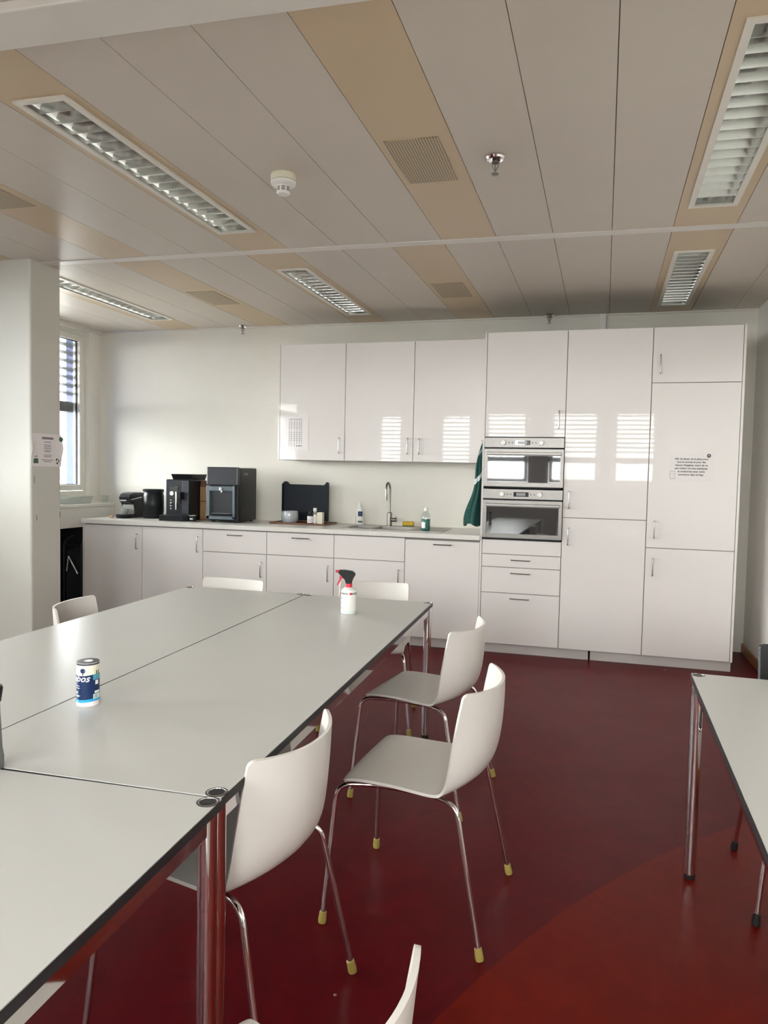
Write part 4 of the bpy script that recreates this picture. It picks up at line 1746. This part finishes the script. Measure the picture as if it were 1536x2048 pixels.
# ================================================================== chairs
def make_chair(shell_mat, foot_mat):
    t = thing('chair', 'x', 'chair')
    cen = [(0.222, 0.424), (0.205, 0.435), (0.17, 0.439), (0.10, 0.438), (0.0, 0.434), (-0.07, 0.433), (-0.125, 0.439), (-0.165, 0.452), (-0.193, 0.473), (-0.213, 0.506), (-0.226, 0.552), (-0.234, 0.61), (-0.238, 0.67), (-0.238, 0.72), (-0.237, 0.742)]
    edg = [(0.208, 0.434), (0.192, 0.441), (0.16, 0.445), (0.10, 0.446), (0.0, 0.442), (-0.05, 0.440), (-0.080, 0.440), (-0.098, 0.444), (-0.110, 0.456), (-0.119, 0.480), (-0.126, 0.525), (-0.134, 0.59), (-0.145, 0.66), (-0.157, 0.722), (-0.162, 0.748)]

    def resamp(c0, k=4):
        pp = [c0[0]] + c0 + [c0[-1]]
        out = []
        for i in range(1, len(pp) - 2):
            for kk in range(k):
                s = kk / k
                q = []
                for d in (0, 1):
                    a, b_, c_, d_ = (pp[i + j][d] for j in (-1, 0, 1, 2))
                    q.append(0.5 * (2 * b_ + (c_ - a) * s + (2 * a - 5 * b_ + 4 * c_ - d_) * s * s + (3 * b_ - a - 3 * c_ + d_) * s ** 3))
                out.append(tuple(q))
        out.append(c0[-1])
        return out
    cr_, er_ = resamp(cen), resamp(edg)
    L = [0]
    for a, c_ in zip(cr_[:-1], cr_[1:]):
        L.append(L[-1] + math.dist(a, c_))
    tot = L[-1]

    def at(cv, s):
        for i in range(len(L) - 1):
            if L[i + 1] >= s:
                k = (s - L[i]) / (L[i + 1] - L[i])
                return (cv[i][0] + (cv[i + 1][0] - cv[i][0]) * k, cv[i][1] + (cv[i + 1][1] - cv[i][1]) * k)
        return cv[-1]
    rows = [0, 0.0015, 0.004, 0.008, 0.014, 0.022, 0.032] + [0.045 + (tot - 0.09) * i / 34 for i in range(35)] + [tot - x for x in (0.036, 0.028, 0.02, 0.013, 0.0075, 0.0035, 0.001, 0)]
    NX = 24
    rc = 0.013
    S_ = []
    for s in rows:
        yc_, zc_ = at(cr_, s)
        ye_, ze_ = at(er_, s)
        u = s / tot
        half = 0.203 + 0.012 * math.sin(math.pi * min(1, max(0, (u - 0.25) / 0.6)))
        full = half
        e_ = min(s, tot - s)
        if e_ < rc:
            half -= rc - math.sqrt(max(rc * rc - (rc - e_) ** 2, 0))
        row = []
        for j in range(NX + 1):
            q = -1 + 2 * j / NX
            x = q * half
            k = abs(x / full) ** 2.2
            row.append(Vector((x, yc_ + (ye_ - yc_) * k, zc_ + (ze_ - zc_) * k)))
        S_.append(row)
    nu, nv = len(S_), NX + 1
    th = 0.0045
    top, bot = [], []
    for i in range(nu):
        rt_, rb_ = [], []
        for j in range(nv):
            du = S_[min(i + 1, nu - 1)][j] - S_[max(i - 1, 0)][j]
            dv = S_[i][min(j + 1, nv - 1)] - S_[i][max(j - 1, 0)]
            n_ = dv.cross(du)
            n_ = n_.normalized() if n_.length > 1e-9 else Vector((0, 0, 1))
            if n_.y * 1.0 + n_.z < 0:
                n_ = -n_
            rt_.append(S_[i][j] + n_ * th)
            rb_.append(S_[i][j] - n_ * th)
        top.append(rt_)
        bot.append(rb_)
    b = MB()
    vt = b.grid(top, nu, nv)
    vb = b.grid(bot, nu, nv)
    loop = [(i, 0) for i in range(nu)] + [(nu - 1, j) for j in range(1, nv)] + [(i, nv - 1) for i in range(nu - 2, -1, -1)] + [(0, j) for j in range(nv - 2, 0, -1)]
    for a, c_ in zip(loop, loop[1:] + loop[:1]):
        b.bm.faces.new((vt[a[0]][a[1]], vt[c_[0]][c_[1]], vb[c_[0]][c_[1]], vb[a[0]][a[1]]))
    b.build('shell', shell_mat, t, sharp=50)
    r = 0.0078
    for sx in (-1, 1):
        for fr_ in (1, -1):
            if fr_ == 1:
                path = bent([(sx * 0.243, 0.252, 0.012), (sx * 0.203, 0.226, 0.424), (sx * 0.168, 0.120, 0.424), (sx * 0.165, 0.04, 0.4235)], 0.045, 7)
            else:
                path = bent([(sx * 0.243, -0.237, 0.012), (sx * 0.205, -0.150, 0.420), (sx * 0.168, -0.070, 0.4225), (sx * 0.165, 0.04, 0.4235)], 0.045, 7)
            b = MB()
            b.tube(path, r, 12)
            lg = b.build('leg', 'chrome', t)
            f0 = Vector(path[0])
            d = (Vector(path[1]) - f0).normalized()
            b = MB()
            b.tube([f0 - d * 0.0115, f0 - d * 0.004, f0 + d * 0.022, f0 + d * 0.024], [0.0115, 0.0128, 0.0112, 0.0085], 14)
            b.build('foot_cap', foot_mat, lg)
    for yy in (0.09, -0.05):
        b = MB()
        b.tube([(-0.165, yy, 0.424), (0.165, yy, 0.424)], 0.006, 8)
        b.build('cross_bar', 'chrome', t)
    return t


chairs = [
    ((0.310, -3.384), 86.0, 'white shell chair turned from the table edge, second from the camera, fully visible'),
    ((0.138, -2.551), 81.2, 'white shell chair at the right table side nearest the oven tower'),
    ((-0.058, -4.019), 85.4, 'white shell chair tucked in beside the paired chrome table legs'),
    ((0.342, -4.830), 63.6, 'white shell chair cut off by the bottom edge of the picture'),
    ((-1.199, -1.969), 176.0, 'white shell chair tucked under the far table end, left one, back only'),
    ((-0.361, -1.760), 190.0, 'white shell chair at the far table end behind the spray bottle'),
    ((-1.365, -2.708), -76.3, 'white shell chair on the pillar side of the left table'),
]
proto = make_chair('shell', 'yellow')
for i, (p, a, lab) in enumerate(chairs):
    o = proto if i == 0 else copy_tree(proto)
    o.location = (p[0], p[1], 0.001)
    o.rotation_euler = (0, 0, R(a))
    tag(o, lab, 'chair', 'white shell chairs')
bk = make_chair('shellb', 'rubber')
bk.location = (1.590, -2.985, 0.001)
bk.rotation_euler = (0, 0, R(177))
bk.scale = (1, 1, 1.07)
tag(bk, 'black shell chair at the far end of the right table', 'chair')

# ================================================================== on the tables
# kitchen paper roll
p = px(176, 1414, 2, ZTAB)
dirv = (Vector((p.x, p.y)) - Vector((CAM.x, CAM.y)))
dist = dirv.length
rr = 24.6 / F * (dist + 0.03) * 0.84
cpos = Vector((p.x, p.y)) + dirv.normalized() * rr
hh = px(176, 1322, 1, cpos.y).z - ZTAB
toc = math.atan2(CAM.y - cpos.y, CAM.x - cpos.x)       # direction to the camera
ZP = ZTAB + 0.0006
t = thing('paper_towel_roll', 'navy and white wrapped kitchen paper roll on the long table', 'paper roll', (cpos.x, cpos.y, ZP))
b = MB()
ri = rr * 0.38
b.lathe([(ri, 0), (rr * 0.985, 0), (rr * 0.985, hh - 0.001), (rr * 0.93, hh), (ri, hh), (ri, 0)], seg=40)
b.build('paper', 'paper', t)
b = MB()
b.lathe([(ri * 1.15, hh + 0.0004), (rr * 0.97, hh + 0.0004), (rr * 1.0, hh - 0.004), (rr * 1.0, hh - 0.010)], seg=40)
b.build('wrap_top', 'greypl', t)


def wrap(name, material, a0, a1, zf0, zf1, rk=1.004, wave=0.0):
    """patch of the printed wrapper, angles in degrees from the camera direction (positive = to the right)"""
    b = MB()
    n_ = max(3, int(abs(a1 - a0) / 6))
    P = []
    for i in range(n_ + 1):
        a = a0 + (a1 - a0) * i / n_
        ang = toc + R(a)
        w_ = wave * math.sin(R(a * 2.0))
        P.append([(rr * rk * math.cos(ang), rr * rk * math.sin(ang), hh * (zf0 + w_)), (rr * rk * math.cos(ang), rr * rk * math.sin(ang), hh * (zf1 + w_))])
    b.grid(P, n_ + 1, 2)
    return b.build(name, material, t)


wrap('wrap_cream_band', 'cream', -180, 180, 0.70, 0.945, 1.003)
wrap('wrap_navy_field', 'navy', -180, 180, 0.16, 0.72, 1.004, 0.012)
wrap('wrap_blue_wave', 'sky', -180, 180, 0.10, 0.165, 1.0045, 0.012)
wrap('wrap_teal_box', 'teal', 25, 85, 0.60, 0.725, 1.007)
wrap('wrap_white_box', 'ink_w', 38, 58, 0.49, 0.585, 1.007)
wrap('wrap_white_box', 'ink_w', 34, 70, 0.29, 0.345, 1.007)
wrap('wrap_barcode_box', 'aqua', 26, 80, 0.165, 0.275, 1.007)
for k in range(4):
    wrap('barcode_line', 'ink', 32 + 5 * k, 34 + 5 * k, 0.175, 0.26, 1.010)
for (zf, a0, a1) in ((0.47, -75, -45), (0.42, -75, -42), (0.25, -72, -40), (0.23, -72, -46)):
    wrap('small_print', 'aqua', a0, a1, zf - 0.006, zf + 0.006, 1.007)
wrap('small_print', 'ink_w', -72, -60, 0.29, 0.34, 1.007)


def oncyl(x, y):
    ang = toc + R(-42) + x / rr
    return (rr * 1.012 * math.cos(ang), rr * 1.012 * math.sin(ang), hh * 0.575 + y)


text_mesh('lettering', 'ubos', 0.027, 'ink_w', t, oncyl, 'CENTER', 1.0, 0.35, 0.0004)
# tree and penguins printed on the cream band
b = MB()
def cylpt(a, z, k=1.008):
    ang = toc + R(a)
    return (rr * k * math.cos(ang), rr * k * math.sin(ang), z)
n_ = 14
c0 = b.bm.verts.new(cylpt(-26, hh * 0.825, 1.009))
ring = [b.bm.verts.new(cylpt(-26 + 14 * math.cos(2 * math.pi * k / n_), hh * (0.825 + 0.055 * math.sin(2 * math.pi * k / n_)), 1.009)) for k in range(n_)]
for k in range(n_):
    b.bm.faces.new((c0, ring[k], ring[(k + 1) % n_]))
b.grid([[cylpt(-28, hh * 0.72), cylpt(-28, hh * 0.79)], [cylpt(-23, hh * 0.72), cylpt(-23, hh * 0.79)]], 2, 2)
b.build('printed_tree', 'navy', t)
for a in (42, 55):
    wrap('printed_bird', 'ink', a, a + 6, 0.735, 0.815, 1.008)

# spray bottle
p = px(697, 1229, 2, ZTAB)
dirv = (Vector((p.x, p.y)) - Vector((CAM.x, CAM.y)))
dist = dirv.length
rr = 15.6 / F * (dist * 1.02)
cpos = Vector((p.x, p.y)) + dirv.normalized() * rr
yS = cpos.y
def sz(v, u=698):
    return px(u, v, 1, yS).z - ZTAB
rgt = Vector((-dirv.y, dirv.x)).normalized() * -1
ang = math.atan2(rgt.y, rgt.x)
t = thing('spray_bottle', 'white spray bottle with black and red trigger head at the far table end', 'spray bottle', (cpos.x, cpos.y, ZP), ang)
H1, H2, H3 = sz(1174), sz(1167), sz(1141)
b = MB()
b.lathe([(0, 0), (rr * 0.94, 0), (rr, 0.005), (rr, H1 * 0.80), (rr * 0.93, H1 * 0.90), (rr * 0.6, H1 * 0.975), (rr * 0.40, H1 * 1.0), (0, H1)], seg=36)
b.build('bottle', 'white', t)
b = MB()
b.lathe([(rr * 1.003, 0.006), (rr * 1.004, 0.008), (rr * 1.004, H1 * 0.10), (rr * 1.003, H1 * 0.10)], seg=36)
b.build('liquid_band', 'aqua', t)
b = MB()
b.lathe([(0, H1 * 0.985), (rr * 0.42, H1 * 0.985), (rr * 0.42, H2), (0, H2)], seg=20)
b.build('collar', 'red', t)
b = MB()
hz = lambda v: sz(v)
sc = rr / 15.6
def hp(u, v):
    return ((u - 698.0) * sc, sz(v))
b.prism([hp(692, 1168), hp(690, 1159), hp(683, 1151), hp(676, 1147), hp(678, 1140), hp(690, 1140), hp(705, 1142), hp(711, 1147), hp(710, 1151), hp(706, 1155), hp(703, 1168)], 'y', -0.012, 0.012)
bmesh.ops.bevel(b.bm, geom=b.bm.edges[:], offset=0.0025, segments=2, affect='EDGES')
b.build('head', 'black', t)
b = MB()
b.cyl((hp(671, 1143)[0], 0, hp(671, 1143)[1]), 0.0065, hp(679, 1143)[0] - hp(671, 1143)[0], 'x', 14)
b.build('nozzle', 'red', t)
b = MB()
b.prism([hp(680, 1149), hp(688, 1152), hp(687, 1156), hp(683, 1158), hp(679, 1166), hp(675, 1171), hp(673, 1171), hp(678, 1160)], 'y', -0.007, 0.007)
b.build('trigger', 'red', t)
b = MB()
def onb(x, y, a0):
    a = R(-90) + R(a0) + x / rr
    return (rr * 1.01 * math.cos(a), rr * 1.01 * math.sin(a), H1 * 0.735 + y)
text_mesh('lettering', 'WÜRTH', 0.0125, 'ink', t, lambda x, y: onb(x, y, -42), 'CENTER', 1, 0, 0.0005)
text_mesh('lettering', 'WÜRTH', 0.0125, 'ink', t, lambda x, y: onb(x, y, 52), 'CENTER', 1, 0, 0.0005)
b = MB()
for (z0, z1) in ((0.0, 0.0045), (0.006, 0.0105)):
    b.grid([[onb(x, z0, 14), onb(x, z1, 14)] for x in (-0.007, -0.0035, 0, 0.0035, 0.007)], 5, 2)
b.grid([[onb(x, 0.0, 14), onb(x, 0.0105, 14)] for x in (-0.002, 0.002)], 2, 2)
b.build('emblem', 'red', t)
b = MB()
for k, (z0, z1, w_) in enumerate(((0.56, 0.62, 0.010), (0.42, 0.46, 0.007), (0.18, 0.26, 0.006))):
    b.grid([[onb(x, H1 * (z0 - 0.735), -62), onb(x, H1 * (z1 - 0.735), -62)] for x in (-w_ / 2, 0, w_ / 2)], 3, 2)
b.build('small_print', 'slat', t)

# flask cut by the left picture edge
p = px(-12, 1536, 2, ZTAB)
t = thing('vacuum_flask', 'grey flask with a black lid at the left picture edge', 'flask', (p.x, p.y, ZP))
rr = 16.5 / F * (Vector((p.x - CAM.x, p.y - CAM.y)).length)
hh = px(-12, 1372, 1, p.y).z - ZTAB
b = MB()
b.lathe([(0, 0), (rr * 0.95, 0), (rr, 0.006), (rr, hh * 0.14), (rr * 0.86, hh * 0.24), (rr * 0.7, hh * 0.6), (rr * 0.62, hh * 0.82), (0, hh * 0.82)], seg=28)
b.build('body', 'slat', t)
b = MB()
b.lathe([(0, hh * 0.81), (rr * 0.75, hh * 0.81), (rr * 0.95, hh * 0.97), (rr * 0.85, hh), (0, hh)], seg=28)
b.build('lid', 'black', t)

# ================================================================== outside
b = MB()
b.box(-140, -4.6, -120, 120, -9.2, -9.0)
b.box(-140, 60, -120, -8.2, -9.2, -9.0)
struct(b.build('ground', 'asphalt'))
t = thing('office_building', 'pale building across the street seen through the window', 'building', (-58, 20, -9))
b = MB()
b.box(-9, 0, -46, 60, 0, 10.2)
b.build('wall', 'concrete', t)
me = None
for r_ in range(3):
    for k in range(26):
        if me is None:
            b = MB()
            b.box(-0.1, 0.05, -1.1, 1.1, 0, 1.6)
            o = b.build('window', 'bglass', t, (0, -44 + 4 * k, 1.4 + 3.2 * r_))
            me = o.data
        else:
            o = bpy.data.objects.new('window', me)
            COL.objects.link(o)
            o.parent = t
            o.location = (0, -44 + 4 * k, 1.4 + 3.2 * r_)
b = MB()
b.box(-9.3, 0.3, -46.3, 60.3, 10.2, 10.6)
b.build('roof_edge', 'concrete', t)
